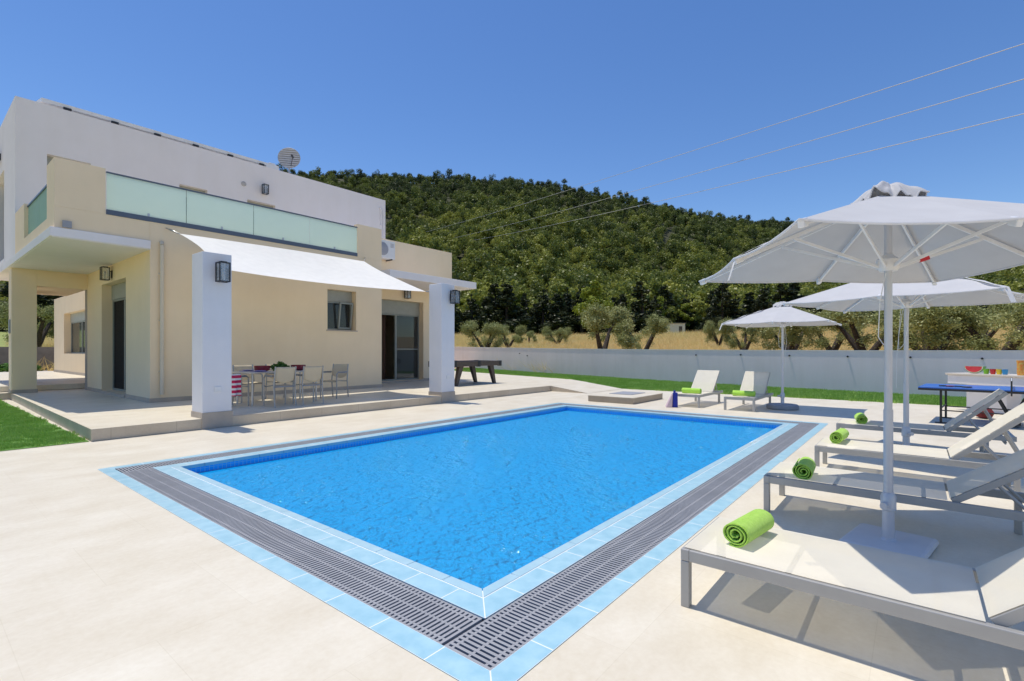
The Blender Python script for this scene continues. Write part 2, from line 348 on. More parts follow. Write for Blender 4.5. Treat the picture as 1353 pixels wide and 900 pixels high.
def thing(name, label, cat, loc=(0,0,0), rz=0, group=None):
    o = bpy.data.objects.new(name, None); COL.objects.link(o); o.location = loc; o.rotation_euler = (0,0,rz)
    o.empty_display_size = 0.2; o['label'] = label; o['category'] = cat
    if group: o['group'] = group
    return o
def tag(o, label, cat, group=None):
    o['label'] = label; o['category'] = cat
    if group: o['group'] = group
    return o
def struct(o): o['kind'] = 'structure'; return o
def copy_tree(o, parent=None):
    c = o.copy(); COL.objects.link(c)
    if parent: c.parent = parent
    for ch in list(o.children): copy_tree(ch, c)
    return c
def place(o, loc, rz=0.0, label=None, sc=None):
    o.location = loc; o.rotation_euler = (0,0,rz)
    if label: o['label'] = label
    if sc: o.scale = sc
    return o

def wall_boxes(mb, axis, a0, a1, p0, p1, z0, z1, holes):
    """wall along x (axis 0) or y (axis 1), thickness p0..p1, rectangular holes (a,b,zlo,zhi)"""
    xs = sorted({a0, a1, *[h[0] for h in holes], *[h[1] for h in holes]})
    for i in range(len(xs)-1):
        m = (xs[i]+xs[i+1])/2; cuts = sorted([(h[2], h[3]) for h in holes if h[0] < m < h[1]]); z = z0
        for lo, hi in cuts + [(z1, z1)]:
            if lo > z+1e-6:
                if axis == 0: mb.box(xs[i], xs[i+1], p0, p1, z, lo)
                else: mb.box(p0, p1, xs[i], xs[i+1], z, lo)
            z = hi
    return mb

# ------------------------------------------------------------------ camera, world, sun
cam = bpy.data.cameras.new('camera'); co = bpy.data.objects.new('camera', cam); COL.objects.link(co)
co.location = (CAMX, CAMY, CAMZ); co.rotation_euler = (R(90), 0, -YAW)
cam.sensor_width = 36; cam.lens = 660/1353*36; cam.shift_y = 13.8/1353; cam.clip_end = 5000; cam.clip_start = 0.05
S.camera = co
sd = Vector((-0.03, 0.25, 1.0)).normalized(); EL = math.asin(sd.z); AZ = math.atan2(sd.x, sd.y)
w = bpy.data.worlds.new('World'); S.world = w; w.use_nodes = True
wn, wl = w.node_tree.nodes, w.node_tree.links
sky = wn.new('ShaderNodeTexSky'); sky.sky_type = 'NISHITA'; sky.sun_disc = False
sky.sun_elevation = EL; sky.sun_rotation = AZ; sky.altitude = 100; sky.air_density = 1.0; sky.dust_density = 0.2; sky.ozone_density = 2.2
hs = wn.new('ShaderNodeHueSaturation'); hs.inputs['Saturation'].default_value = 1.23; hs.inputs['Hue'].default_value = 0.508
wl.new(sky.outputs[0], hs.inputs['Color']); wl.new(hs.outputs[0], wn['Background'].inputs[0]); wn['Background'].inputs[1].default_value = 0.106
sl = bpy.data.lights.new('sun', 'SUN'); so = bpy.data.objects.new('sun', sl); COL.objects.link(so)
sl.energy = 2.6; sl.angle = R(0.5); sl.color = (1.0, 0.94, 0.83)
so.rotation_euler = sd.to_track_quat('Z', 'Y').to_euler(); so.location = (0, 10, 40)
S.view_settings.view_transform = 'Standard'; S.view_settings.look = 'None'; S.view_settings.gamma = 1.0
S.view_settings.exposure = 0.46; S.view_settings.use_curve_mapping = False
S.cycles.max_bounces = 10; S.cycles.transparent_max_bounces = 16; S.cycles.diffuse_bounces = 5
S.cycles.caustics_reflective = False; S.cycles.caustics_refractive = False

# ------------------------------------------------------------------ terrain
RIDGE = [(-700,420),(-300,262),(0,238),(250,226),(405,229),(440,229),(510,234),(600,236),(700,241),(740,244),(765,251),(800,258),(850,268),(900,278),
         (940,287),(1000,294),(1050,297),(1100,304),(1200,318),(1300,332),(1400,347),(1600,380),(1900,430),(2300,455)]
def ridge_px(px):
    return float(np.interp(px, [a for a,_ in RIDGE], [b for _,b in RIDGE]))
def ridge_r(px): return float(np.interp(px, [-300, 700, 820, 960, 1400], [520, 520, 560, 680, 660]))
def hills_at(lat, dep):
    """terrain height at a point given in view axes"""
    r = math.hypot(lat, dep); x, y = c2w(lat, dep); f = field_z(x, y) if r < 140 else 0.0003*120**2+0.015*120
    if dep < 1: return f if r < 140 else min(f, 8) + 0.02*(r-140)
    px = 676.5 + 660*lat/dep; dd = dep
    d0, d1 = 150.0, ridge_r(px)
    zr = CAMZ + (463.8-ridge_px(px))/660.0*d1 - 5.0
    if dd <= d0: return min(f, 6.3)
    s = (dd-d0)/(d1-d0)
    base = 6.3
    if s <= 1: z = base + (zr-base)*(s**1.12)
    else: z = zr - (dd-d1)*0.25
    und = 9.0*math.sin(lat*0.027-dd*0.009+0.7)*math.sin(dd*0.017+0.4) + 5.0*math.sin(lat*0.021+dd*0.013)*math.sin(dd*0.03+1.3) + 3.0*math.sin(lat*0.05+2.0)
    z += und*min(1, max(0, s*3))*max(0.0, min(1, (1.0-s)*3))
    return max(z, -5)
def terrain():
    # polar sheet around the viewpoint, out past the ridges
    rad = [0.01, 4, 8, 12, 16, 20, 24, 28, 33, 38, 45, 52, 60, 70, 80, 92, 105, 120, 135, 150] + list(np.linspace(165, 760, 46)) + [900, 1200, 1800, 3000]
    na = 360; mb = MB()
    for r in rad:
        for j in range(na):
            a = 2*math.pi*j/na; lat, dep = r*math.sin(a), r*math.cos(a); x, y = c2w(lat, dep)
            z = hills_at(lat, dep) if r < 1000 else min(hills_at(lat, dep), 0.0)-5
            if r < 42: z -= 0.12 if r < 30 else 0.12*(42-r)/12
            mb.v.append((x, y, z))
    for i in range(len(rad)-1):
        for j in range(na): mb.f.append((i*na+j, i*na+(j+1)%na, (i+1)*na+(j+1)%na, (i+1)*na+j))
    m = bpy.data.materials.new('field_soil'); n, l = nodes(m); b = n['Principled BSDF']; b.inputs['Roughness'].default_value = 0.95
    c = n.new('ShaderNodeTexCoord')
    dry = ramp2(n, l, noise(n, l, 0.6, 6, 0.65, c.outputs['Object']), (0.66, 0.50, 0.26), (0.54, 0.38, 0.17))
    grn = ramp2(n, l, noise(n, l, 0.9, 6, 0.65, c.outputs['Object']), (0.22, 0.30, 0.07), (0.36, 0.36, 0.11))
    mx = n.new('ShaderNodeMix'); mx.data_type = 'RGBA'
    sx = n.new('ShaderNodeSeparateXYZ'); l.new(c.outputs['Object'], sx.inputs[0])
    gy = n.new('ShaderNodeMapRange'); gy.inputs[1].default_value = 8; gy.inputs[2].default_value = 60; gy.inputs[3].default_value = -0.22; gy.inputs[4].default_value = 0.28; l.new(sx.outputs[1], gy.inputs[0])
    sm = n.new('ShaderNodeMath'); l.new(noise(n, l, 0.06, 5, 0.6, c.outputs['Object']), sm.inputs[0]); l.new(gy.outputs[0], sm.inputs[1])
    l.new(ramp2(n, l, sm.outputs[0], (0,0,0), (1,1,1), 0.5, 0.62), mx.inputs[0]); l.new(dry, mx.inputs[6]); l.new(grn, mx.inputs[7])
    # forest floor beyond the field
    ds = n.new('ShaderNodeVectorMath'); ds.operation = 'DISTANCE'; ds.inputs[1].default_value = (CAMX, CAMY, 0); l.new(c.outputs['Object'], ds.inputs[0])
    mr = n.new('ShaderNodeMapRange'); mr.inputs[1].default_value = 138; mr.inputs[2].default_value = 160; l.new(ds.outputs['Value'], mr.inputs[0])
    m2 = n.new('ShaderNodeMix'); m2.data_type = 'RGBA'; l.new(mr.outputs[0], m2.inputs[0]); l.new(mx.outputs[2], m2.inputs[6]); m2.inputs[7].default_value = (0.05, 0.052, 0.02, 1)
    l.new(m2.outputs[2], b.inputs['Base Color'])
    struct(mb.build('terrain', m, smooth=True, angle=180))
terrain()

# ------------------------------------------------------------------ deck, terrace, lawns
PX, PY = 8.52, 4.92                     # pool opening
BO = 0.64                               # border width around the pool opening
POLY_DECK = [(-9,-9),(19.5,-9),(17.2,-3.6),(14.8,-3.6),(14.85,7.6),(16.0,9.4),(18.4,16.9),(19.5,20.4),(-9,20.4)]
def deck():
    mb = MB(); b = BO
    z = 0.0
    mb.v += [(-9,-9,z),(14.8,-9,z),(14.8,-b,z),(14.8,PY+b,z),(14.85,7.6,z),(16.0,9.4,z),(18.4,16.9,z),(19.5,20.4,z),(-9,20.4,z),
             (-b,-b,z),(PX+b,-b,z),(PX+b,PY+b,z),(-b,PY+b,z),(-9,-b,z),(-9,PY+b,z),(-b,-9,z),(PX+b,-9,z),(-b,7.6,z),(PX+b,7.6,z),(-9,7.6,z),(16.4,-9,z),(14.8,-3.6,z),(16.4,-3.6,z)]
    mb.f += [(0,15,9,13),(15,16,10,9),(16,1,21,2,10),(10,2,3,11),(11,3,4,18),(12,11,18,17),(14,12,17,19),(13,9,12,14),(19,17,18,4,5,6,7,8),(1,20,22,21)]
    struct(mb.build('pool_deck', 'deck'))
deck()
TERR = [(-0.24,7.93),(14.75,7.93),(16.0,9.5),(18.3,16.9),(19.3,20.2),(-7,20.2),(-7,18.36),(-0.05,18.36)]
TZ = 0.19
mb = MB(); n = len(TERR); mb.v += [(x,y,TZ) for x,y in TERR]; mb.f.append(tuple(range(n)))
struct(mb.build('terrace', 'deck'))
mb = MB()
mb.box(-0.242, 12.2, 7.928, 8.05, 0.004, TZ-0.002); mb.prism([(-0.241,8.051),(-0.12,8.051),(0.05,18.36),(-0.052,18.36)], 0.004, TZ-0.002); mb.box(-7, -0.052, 18.358, 18.5, 0.004, TZ-0.002)
mb.box(14.4, 14.75, 7.94, 8.05, 0.004, TZ-0.002)
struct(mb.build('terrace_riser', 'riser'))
mb = MB(); mb.add([(12.2,7.93,TZ),(14.7,7.93,TZ),(14.7,6.44,0.006),(12.2,6.44,0.006)], [(3,2,1,0)])
mb2 = MB(); mb2.add([(12.2,7.93,0.0),(12.2,7.93,TZ),(12.2,6.44,0.0)], [(0,2,1)])
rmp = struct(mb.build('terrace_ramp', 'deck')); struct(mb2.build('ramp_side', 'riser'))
# raised floor of the passage
mb = MB(); mb.box(-6, 2.95, 18.85, 33, 0.2, 0.36); struct(mb.build('passage_floor', 'deck'))

# lawns
def lawn_sheet(name, poly, zf):
    mb = MB(); mb.v += [(x,y,zf(x,y)) for x,y in poly]; mb.f.append(tuple(range(len(poly)))); struct(mb.build(name, 'soil'))
LAWN_L = [(-8.8,7.95),(-0.26,7.95),(-0.26,18.34),(-8.8,18.34)]
lawn_sheet('lawn_ground', LAWN_L, lambda x,y: 0.006)
WA, WB = np.array([17.77,-3.2]), np.array([21.82,22.47])
def wall_pt(s): return WA + (WB-WA)*s
mb = MB(); edge = [(14.8,-9.0),(14.8,-3.6),(14.85,7.6),(16.0,9.4),(18.4,16.9),(19.5,20.4)]
def far_side(y): s = (y-WA[1])/(WB[1]-WA[1]); return wall_pt(s)[0]
NY = 40
for i in range(NY+1):
    y = -9 + (20.4+9)*i/NY; xe = float(np.interp(y, [-9,-3.6,7.6,9.4,16.9,20.4], [16.4,14.8,14.85,16.0,18.4,19.5])); xw = far_side(y)+0.05
    for j in range(5):
        x = xe + (xw-xe)*j/4; mb.v.append((x, y, max(0.0, field_z(x,y))*min(1,j/2) + (0.19 if y > 9.4 else 0.19*max(0,(y-7.6)/1.8))*(1-j/4) - 0.004))
for i in range(NY):
    for j in range(4): a = i*5+j; mb.f.append((a, a+1, a+6, a+5))
LAWN_R = struct(mb.build('lawn_strip_ground', 'soil', smooth=True, angle=180))

# ------------------------------------------------------------------ scatter helper (uncountable cover only)
def scatter(name, pts, sc, protos, label, seed=0, tilt=0.0):
    rng = np.random.default_rng(seed); n = len(pts)
    me = bpy.data.meshes.new(name); me.vertices.add(n); me.vertices.foreach_set('co', np.asarray(pts, dtype=np.float32).ravel())
    rot = np.zeros((n,3), np.float32); rot[:,2] = rng.random(n)*6.283; rot[:,:2] = rng.normal(0, tilt, (n,2)) if tilt else 0
    a = me.attributes.new('rot','FLOAT_VECTOR','POINT'); a.data.foreach_set('vector', rot.ravel())
    a = me.attributes.new('sc','FLOAT','POINT'); a.data.foreach_set('value', np.asarray(sc, np.float32))
    a = me.attributes.new('pick','INT','POINT'); a.data.foreach_set('value', rng.integers(0, len(protos), n).astype(np.int32))
    o = bpy.data.objects.new(name, me); COL.objects.link(o)
    col = bpy.data.collections.new(name+'_kinds')
    for p in protos: col.objects.link(p)
    ng = bpy.data.node_groups.new(name+'_spread', 'GeometryNodeTree')
    ng.interface.new_socket('Geometry', in_out='INPUT', socket_type='NodeSocketGeometry'); ng.interface.new_socket('Geometry', in_out='OUTPUT', socket_type='NodeSocketGeometry')
    N, L = ng.nodes, ng.links; gi = N.new('NodeGroupInput'); go = N.new('NodeGroupOutput')
    iop = N.new('GeometryNodeInstanceOnPoints'); ci = N.new('GeometryNodeCollectionInfo'); ci.inputs['Collection'].default_value = col
    ci.inputs['Separate Children'].default_value = True; ci.inputs['Reset Children'].default_value = True
    def na(nm, dt): q = N.new('GeometryNodeInputNamedAttribute'); q.data_type = dt; q.inputs['Name'].default_value = nm; return q.outputs['Attribute']
    e2r = N.new('FunctionNodeEulerToRotation'); L.new(na('rot','FLOAT_VECTOR'), e2r.inputs[0])
    L.new(gi.outputs[0], iop.inputs['Points']); L.new(ci.outputs[0], iop.inputs['Instance']); iop.inputs['Pick Instance'].default_value = True
    L.new(na('pick','INT'), iop.inputs['Instance Index']); L.new(e2r.outputs[0], iop.inputs['Rotation']); L.new(na('sc','FLOAT'), iop.inputs['Scale'])
    L.new(iop.outputs[0], go.inputs[0])
    md = o.modifiers.new('spread', 'NODES'); md.node_group = ng
    o['kind'] = 'stuff'; o['label'] = label
    return o

def raw_mesh(name, v, quads, var, m, smooth=False):
    """mesh from numpy arrays: v (n,3), quads (k,4) or (k,3), var per face"""
    me = bpy.data.meshes.new(name); k, q = quads.shape
    me.vertices.add(len(v)); me.vertices.foreach_set('co', v.astype(np.float32).ravel())
    me.loops.add(k*q); me.loops.foreach_set('vertex_index', quads.astype(np.int32).ravel())
    me.polygons.add(k); me.polygons.foreach_set('loop_start', (np.arange(k)*q).astype(np.int32))
    me.update(calc_edges=True)
    a = me.attributes.new('var','FLOAT','FACE'); a.data.foreach_set('value', np.clip(var,0,1).astype(np.float32))
    me.materials.append(m); return me

def leaves(rng, blobs, n, size, aspect=0.6, shell=0.55, upb=0.4, outw=0.7, jit=0.16):
    """n leaf faces through the volume of ellipsoid blobs -> verts, quads, var"""
    B = np.array(blobs); vol = (B[:,3]*B[:,4]*B[:,5])**0.67; idx = rng.choice(len(B), n, p=vol/vol.sum())
    d = rng.normal(size=(n,3)); d /= np.linalg.norm(d,axis=1)[:,None]
    rr = shell + (1-shell)*rng.random(n)**0.6; rr *= 1 + jit*rng.normal(size=n)
    p = B[idx,:3] + d*B[idx,3:6]*rr[:,None]
    nrm = d*outw + rng.normal(size=(n,3))*0.8 + np.array([0,0,upb]); nrm /= np.linalg.norm(nrm,axis=1)[:,None]
    t = np.cross(nrm, rng.normal(size=(n,3))); t /= np.linalg.norm(t,axis=1)[:,None]; b = np.cross(nrm, t)
    s = size*(0.55+0.9*rng.random(n))[:,None]; t = t*s*0.5; b = b*s*0.5*aspect
    v = np.stack([p-t, p-b, p+t, p+b], 1).reshape(-1,3)
    bv = rng.random(len(B))
    var = 0.45*bv[idx] + 0.55*rng.random(n)
    return v, np.arange(4*n).reshape(-1,4), var

# lawn tufts
def tuft(seed, n, rad, h, wd, m, lean=0.35):
    rng = np.random.default_rng(seed); p = rng.uniform(-rad, rad, (n,2)); a = rng.random(n)*6.283; hh = h*(0.55+0.7*rng.random(n)); ln = rng.normal(0, lean, (n,2))*hh[:,None]
    dx, dy = np.cos(a)*wd/2, np.sin(a)*wd/2; z = np.zeros(n)
    v = np.stack([np.stack([p[:,0]-dx,p[:,1]-dy,z],1), np.stack([p[:,0]+dx,p[:,1]+dy,z],1), np.stack([p[:,0]+ln[:,0],p[:,1]+ln[:,1],hh],1)],1).reshape(-1,3)
    me = raw_mesh('tuft', v, np.arange(3*n).reshape(-1,3), rng.random(n), m); return bpy.data.objects.new('tuft', me)
rng = np.random.default_rng(3)
pts = [(x,y,0.006) for x,y in zip(rng.uniform(-6,-0.34,5200), rng.uniform(8.02,18.3,5200)) if x > -6]
scatter('lawn_grass', pts, [rng.uniform(0.75,1.25)*(0.72+0.28*math.sin(p[0]*2.1+1.0)*math.sin(p[1]*1.7)+0.28) for p in pts], [tuft(i, 90, 0.09, 0.045, 0.007, M['grass']) for i in range(4)], 'bright green short lawn beside the terrace', 1)
pts = []
for _ in range(5200):
    y = rng.uniform(-6, 20.3); xe = float(np.interp(y, [-9,-3.6,7.6,9.4,16.9,20.4], [16.4,14.8,14.85,16.0,18.4,19.5])); xw = far_side(y)
    x = rng.uniform(xe+0.04, xw-0.05); j = (x-xe)/(xw-xe)*4
    pts.append((x, y, max(0,field_z(x,y))*min(1,j/2) + (0.19 if y > 9.4 else 0.19*max(0,(y-7.6)/1.8))*(1-j/4) - 0.004))
scatter('lawn_strip_grass', pts, rng.uniform(0.8,1.4,len(pts)), [tuft(10+i, 70, 0.14, 0.06, 0.014, M['grass']) for i in range(4)], 'green grass strip along the white garden wall', 2)

# ------------------------------------------------------------------ pool
def pool():
    t = thing('swimming_pool', 'rectangular blue mosaic swimming pool with pale blue coping and grey overflow grate', 'pool', (0,0,0))
    D = 1.45
    mb = MB()
    mb.quad((0,0,-D),(PX,0,-D),(PX,PY,-D),(0,PY,-D)); mb.build('basin_floor', 'mosaic_floor', t)
    mb = MB(); c = [(0,0),(PX,0),(PX,PY),(0,PY)]
    for i in range(4):
        a, b = c[i], c[(i+1)%4]; mb.quad((*b,-D),(*a,-D),(*a,-0.012),(*b,-0.012))
    mb.build('basin_wall', 'mosaic_wall', t)
    # rings: coping lip 0-.07, coping tile .07-.21, grate .215-.505, border .51-.64
    def ring(m0, m1, z0, z1, step, m, name, gap=0.006, bev=0.0015):
        mb = MB()
        for side in range(4):
            Lh = (PX if side % 2 == 0 else PY); tot = Lh + 2*m1; k = max(1, round(tot/step))
            for i in range(k):
                a, b = -m1 + tot*i/k + gap/2, -m1 + tot*(i+1)/k - gap/2
                def pt(s, d):
                    s2 = min(max(s, -d if True else s), Lh+d)
                    return {0:(s2,-d),1:(PX+d,s2),2:(PX-s2,PY+d),3:(-d,PY-s2)}[side]
                sh = gap*0.7
                def clampd(s, d, lo=True): return min(max(s, -d+sh), Lh+d-sh)
                ia, ib, oa, ob = clampd(a,m0), clampd(b,m0), clampd(a,m1), clampd(b,m1)
                def q(s, d): return {0:(s,-d),1:(PX+d,s),2:(PX-s,PY+d),3:(-d,PY-s)}[side]
                if ib-ia < 0.004: 
                    ia = ib = clampd((a+b)/2, m0)
                    poly = [q(oa,m1), q(ob,m1), q(ib,m0)]
                else: poly = [q(oa,m1), q(ob,m1), q(ib,m0), q(ia,m0)]
                mb.prism(poly, z0, z1)
        return mb.build(name, m, t, bevel=bev)
    ring(-0.012, 0.058, -0.03, 0.012, 0.33, 'coping_lip', 'coping_lip')
    ring(0.065, 0.210, -0.03, 0.009, 0.33, 'coping', 'coping')
    ring(0.512, 0.640, -0.03, 0.005, 0.42, 'coping', 'border_tiles')
    mb = MB()
    def frame(m0, m1, z):
        for s in range(4):
            L = PX if s % 2 == 0 else PY
            def q(x, d): return {0:(x,-d,z),1:(PX+d,x,z),2:(PX-x,PY+d,z),3:(-d,PY-x,z)}[s]
            mb.quad(q(-m1,m1), q(L+m1,m1), q(L+m0,m0), q(-m0,m0))
    frame(0.0, 0.212, 0.0082); frame(0.511, 0.642, 0.0044); mb.build('grout', 'grout', t)
    mb = MB(); frame(0.20, 0.52, -0.09); mb.build('gutter', 'gutter', t)
    mb = MB()
    for s in range(4):
        L = PX if s % 2 == 0 else PY
        for d in (0.211, 0.511):
            def q(x, z): return {0:(x,-d,z),1:(PX+d,x,z),2:(PX-x,PY+d,z),3:(-d,PY-x,z)}[s]
            mb.quad(q(-d,-0.09), q(L+d,-0.09), q(L+d,-0.002), q(-d,-0.002))
    mb.build('gutter_side', 'gutter', t)
    # grates: slats across the channel joined by short staggered bridges
    g0, g1 = 0.214, 0.508; pitch = 0.031; sw = 0.0172
    for s in range(4):
        L = PX if s % 2 == 0 else PY
        lo, hi = (-g1, L+g1) if s % 2 == 0 else (-g0+0.006, L+g0-0.006)
        mb = MB(); k = int((hi-lo)/pitch); p = (hi-lo)/k
        def bx(a, b, d0, d1, z0, z1):
            if s == 0: mb.box(a, b, -d1, -d0, z0, z1)
            elif s == 1: mb.box(PX+d0, PX+d1, a, b, z0, z1)
            elif s == 2: mb.box(PX-b, PX-a, PY+d0, PY+d1, z0, z1)
            else: mb.box(-d1, -d0, PY-b, PY-a, z0, z1)
        w = g1-g0
        for i in range(k):
            a = lo + p*i; bx(a, a+sw, g0, g1, -0.018, 0.002)
            offs = (0.02, 0.14, 0.5, 0.86, 0.98)
            if i < k-1:
                for o in offs: bx(a+sw, a+p, g0+w*o-0.007, g0+w*o+0.007, -0.017, 0.0005)
        mb.build('overflow_grate', 'grate', t)
pool()
def wmesh():
    mb = MB(); mb.grid(lambda u,v: (0.001+(PX-0.002)*u, 0.001+(PY-0.002)*v, -0.10), 40, 24); return struct(mb.build('pool_water', 'water', smooth=True))
wmesh()

# ------------------------------------------------------------------ villa
def lantern(label, loc, rz):
    """black cage wall lantern, back plate on the wall at local y=0, light out along -y"""
    t = thing('wall_lantern', label, 'wall lantern', loc, rz, 'black wall lanterns')
    mb = MB(); mb.box(-0.05,0.05,-0.02,0,-0.10,0.10); mb.box(-0.012,0.012,-0.07,-0.02,0.06,0.084); mb.build('back_plate', 'black', t, bevel=0.003)
    mb = MB(); w, y0, y1, z0, z1, e = 0.085, -0.24, -0.07, -0.16, 0.16, 0.009
    for x in (-w, w):
        for y in (y0, y1): mb.box(x-e,x+e,y-e,y+e,z0,z1)
    mb.box(-w-e,w+e,y0-e,y1+e,z1,z1+0.018); mb.box(-w*0.6,w*0.6,y0+0.03,y1-0.03,z1+0.018,z1+0.035)
    for y in (y0,y1): mb.box(-w-e,w+e,y-e,y+e,z0-0.014,z0)
    for x in (-w,w): mb.box(x-e,x+e,y0+e,y1-e,z0-0.014,z0)
    mb.build('cage', 'black', t)
    mb = MB(); mb.box(-w+e,w-e,y0+e,y1-e,z0+0.002,z1-0.002); mb.build('glass_panel', 'lamp_glass', t)
    mb = MB(); c=(0,(y0+y1)/2,0); mb.lathe([(0.012,-0.16),(0.014,-0.03),(0.028,0.0),(0.03,0.04),(0.012,0.08)], c, 12); mb.build('bulb', 'bulb', t, smooth=True)
    return t

def window_unit(parent, axis, a0, a1, p, z0, z1, inward, kind='window', box_h=0.3, split=None, open_left=0.0, pane_m='pane', midbar=None, shutter_down=0.0):
    """frame + pane + roller-shutter box in a wall hole; axis 0: along x, p = plane y"""
    def B(mb, s0, s1, d0, d1, q0, q1):
        d0, d1 = sorted((p+inward*d0, p+inward*d1))
        if axis == 0: mb.box(s0, s1, d0, d1, q0, q1)
        else: mb.box(d0, d1, s0, s1, q0, q1)
    f = MB(); e = 0.055; zt = z1-box_h
    B(f, a0, a0+e, 0, 0.07, z0, zt); B(f, a1-e, a1, 0, 0.07, z0, zt); B(f, a0+e, a1-e, 0, 0.07, z0, z0+e); B(f, a0+e, a1-e, 0, 0.07, zt-e, zt)
    if split:
        B(f, split-0.045, split+0.045, 0.005, 0.075, z0+e, zt-e)
    if midbar: B(f, (split or a0)+0.045, a1-e, 0.012, 0.06, midbar, midbar+0.045)
    fr = f.build(kind, 'frame', parent, bevel=0.004)
    s = MB(); B(s, a0, a1, -0.02, 0.09, zt+0.002, z1)
    k = int(box_h/0.055)
    if shutter_down:
        q = zt
        while q > zt-shutter_down: B(s, a0+0.03, a1-0.03, 0.075, 0.095, q-0.048, q-0.004); q -= 0.05
    s.build('shutter_box', 'shutter', fr, bevel=0.003)
    g = MB(); B(g, (split if open_left and split else a0)+e, a1-e, 0.03, 0.042, z0+e, zt-e); g.build('pane', pane_m, fr)
    return fr

def villa():
    t = thing('villa', 'two storey cream and white villa with frosted glass balcony beside the pool', 'house', (4,14,TZ))
    o4 = Vector((4,14,TZ))
    def P(o): o.location = -o4; return o        # parts are modelled in place
    Z = TZ
    # ---- ground floor walls
    mb = MB(); wall_boxes(mb, 0, 1.6, 8.1, 11.95, 12.3, Z, 4.42, [(6.12,7.12,2.05,3.29)])
    P(mb.build('front_wall', 'cream', t))
    mb = MB(); wall_boxes(mb, 1, 12.3, 18.0, 1.6, 1.95, Z, 3.78, [(13.9,16.3,Z+0.08,3.3)])
    P(mb.build('porch_wall', 'cream', t))
    mb = MB(); wall_boxes(mb, 0, 8.1, 12.95, 13.6, 13.95, Z, 5.62, [(8.95,11.35,Z+0.06,3.36)])
    mb.box(12.6, 12.95, 13.95, 24, Z, 5.62)
    P(mb.build('side_wing_wall', 'cream', t))
    mb = MB(); mb.box(7.8, 8.1, 12.3, 13.6, Z, 4.42); P(mb.build('bay_side_wall', 'cream', t))
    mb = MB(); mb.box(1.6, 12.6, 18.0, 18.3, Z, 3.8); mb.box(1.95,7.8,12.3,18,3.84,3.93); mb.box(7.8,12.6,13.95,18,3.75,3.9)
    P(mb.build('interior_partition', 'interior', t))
    # ---- balcony: slab, parapets, piers
    mb = MB(); mb.box(-0.14, 1.6, 11.9, 18.0, 3.78, 3.97); mb.box(-0.14, 0.1, 18.0, 24, 3.78, 3.97)
    P(mb.build('balcony_slab', 'white', t, bevel=0.006))
    mb = MB(); mb.box(-0.11, 1.6, 11.93, 17.98, 3.765, 3.778); P(mb.build('porch_ceiling', 'white', t))
    mb = MB()
    mb.box(-0.07, 1.6, 11.95, 12.15, 3.972, 4.42)                     # parapet over the porch
    mb.box(-0.07, 0.78, 11.95, 12.15, 4.42, 5.43); mb.box(-0.07, 0.13, 12.15, 12.75, 3.972, 5.43)   # corner pier
    mb.box(7.17, 8.1, 11.95, 12.15, 4.42, 5.47); mb.box(7.9, 8.1, 12.15, 13.6, 4.42, 5.47)
    mb.box(-0.07, 0.13, 12.75, 15.8, 3.972, 4.28); mb.box(-0.07, 0.13, 15.8, 17.3, 3.972, 5.18)
    split(mb, 'parapet', 'cream', t, P, bevel=0.006)
    mb = MB(); mb.box(0.13, 7.9, 12.15, 17.3, 3.975, 4.06); P(mb.build('balcony_floor', 'deck', t))
    # ---- glass railings
    gx = [0.79, 2.35, 3.95, 5.55, 7.16]
    rl = MB(); rl.box(0.79, 7.16, 11.935, 11.99, 4.422, 4.53); rl.box(0.79, 7.16, 11.94, 11.985, 5.335, 5.37)
    rail = P(rl.build('glass_railing', 'rail', t, bevel=0.004))
    for i in range(4):
        g = MB(); g.box(gx[i]+0.008, gx[i+1]-0.008, 11.955, 11.970, 4.53, 5.335); g.build('glass_panel', 'frost', rail)
        c = MB(); xm = (gx[i]+gx[i+1])/2; c.box(xm-0.02, xm+0.02, 11.93, 11.95, 4.53, 4.6); c.build('clamp', 'steel', rail)
    rl = MB(); rl.box(-0.02, 0.05, 12.75, 15.8, 4.282, 4.34); rl.box(-0.015, 0.045, 12.75, 15.8, 5.09, 5.13)
    rail = P(rl.build('glass_railing', 'rail', t))
    for a, b in ((12.76,14.25),(14.27,15.79)):
        g = MB(); g.box(0.008, 0.022, a, b, 4.34, 5.09); g.build('glass_panel', 'frost_dark', rail)
    # ---- upper storey
    mb = MB()
    ups = [(0.58,1.55,4.08,7.02),(3.87,4.72,4.08,7.02),(6.06,7.1,4.08,7.02)]
    wall_boxes(mb, 0, -0.07, 12.25, 17.3, 17.65, 3.975, 8.42, ups)
    wall_boxes(mb, 1, 17.65, 24, -0.07, 0.28, 3.975, 8.42, [(19.5,21.6,4.2,6.9)])
    mb.box(11.9, 12.25, 17.65, 24, 3.975, 8.42); mb.box(0.28, 11.9, 23.65, 24, 3.975, 8.42)
    P(mb.build('upper_wall', 'white', t))
    mb = MB(); mb.box(0.28, 11.9, 17.65, 23.65, 8.1, 8.2); mb.box(0.28, 11.9, 17.65, 23.65, 3.98, 4.05); P(mb.build('roof', 'white', t))
    mb = MB(); mb.box(8.1, 12.6, 13.95, 17.3, 5.1, 5.25); P(mb.build('wing_roof', 'white', t))
    for a, b, q0, q1 in ups:
        w = window_unit(t, 0, a, b, 17.3+0.22, q0, q1, 1, 'balcony_door', 0.28, (a+b)/2); P(w)
    w = window_unit(t, 1, 19.5, 21.6, -0.07+0.25, 4.2, 6.9, 1, 'balcony_door', 0.3, 20.5); P(w)
    # ---- ground floor windows and doors
    P(window_unit(t, 0, 6.12, 7.12, 12.2, 2.05, 3.29, 1, 'window', 0.34, None))
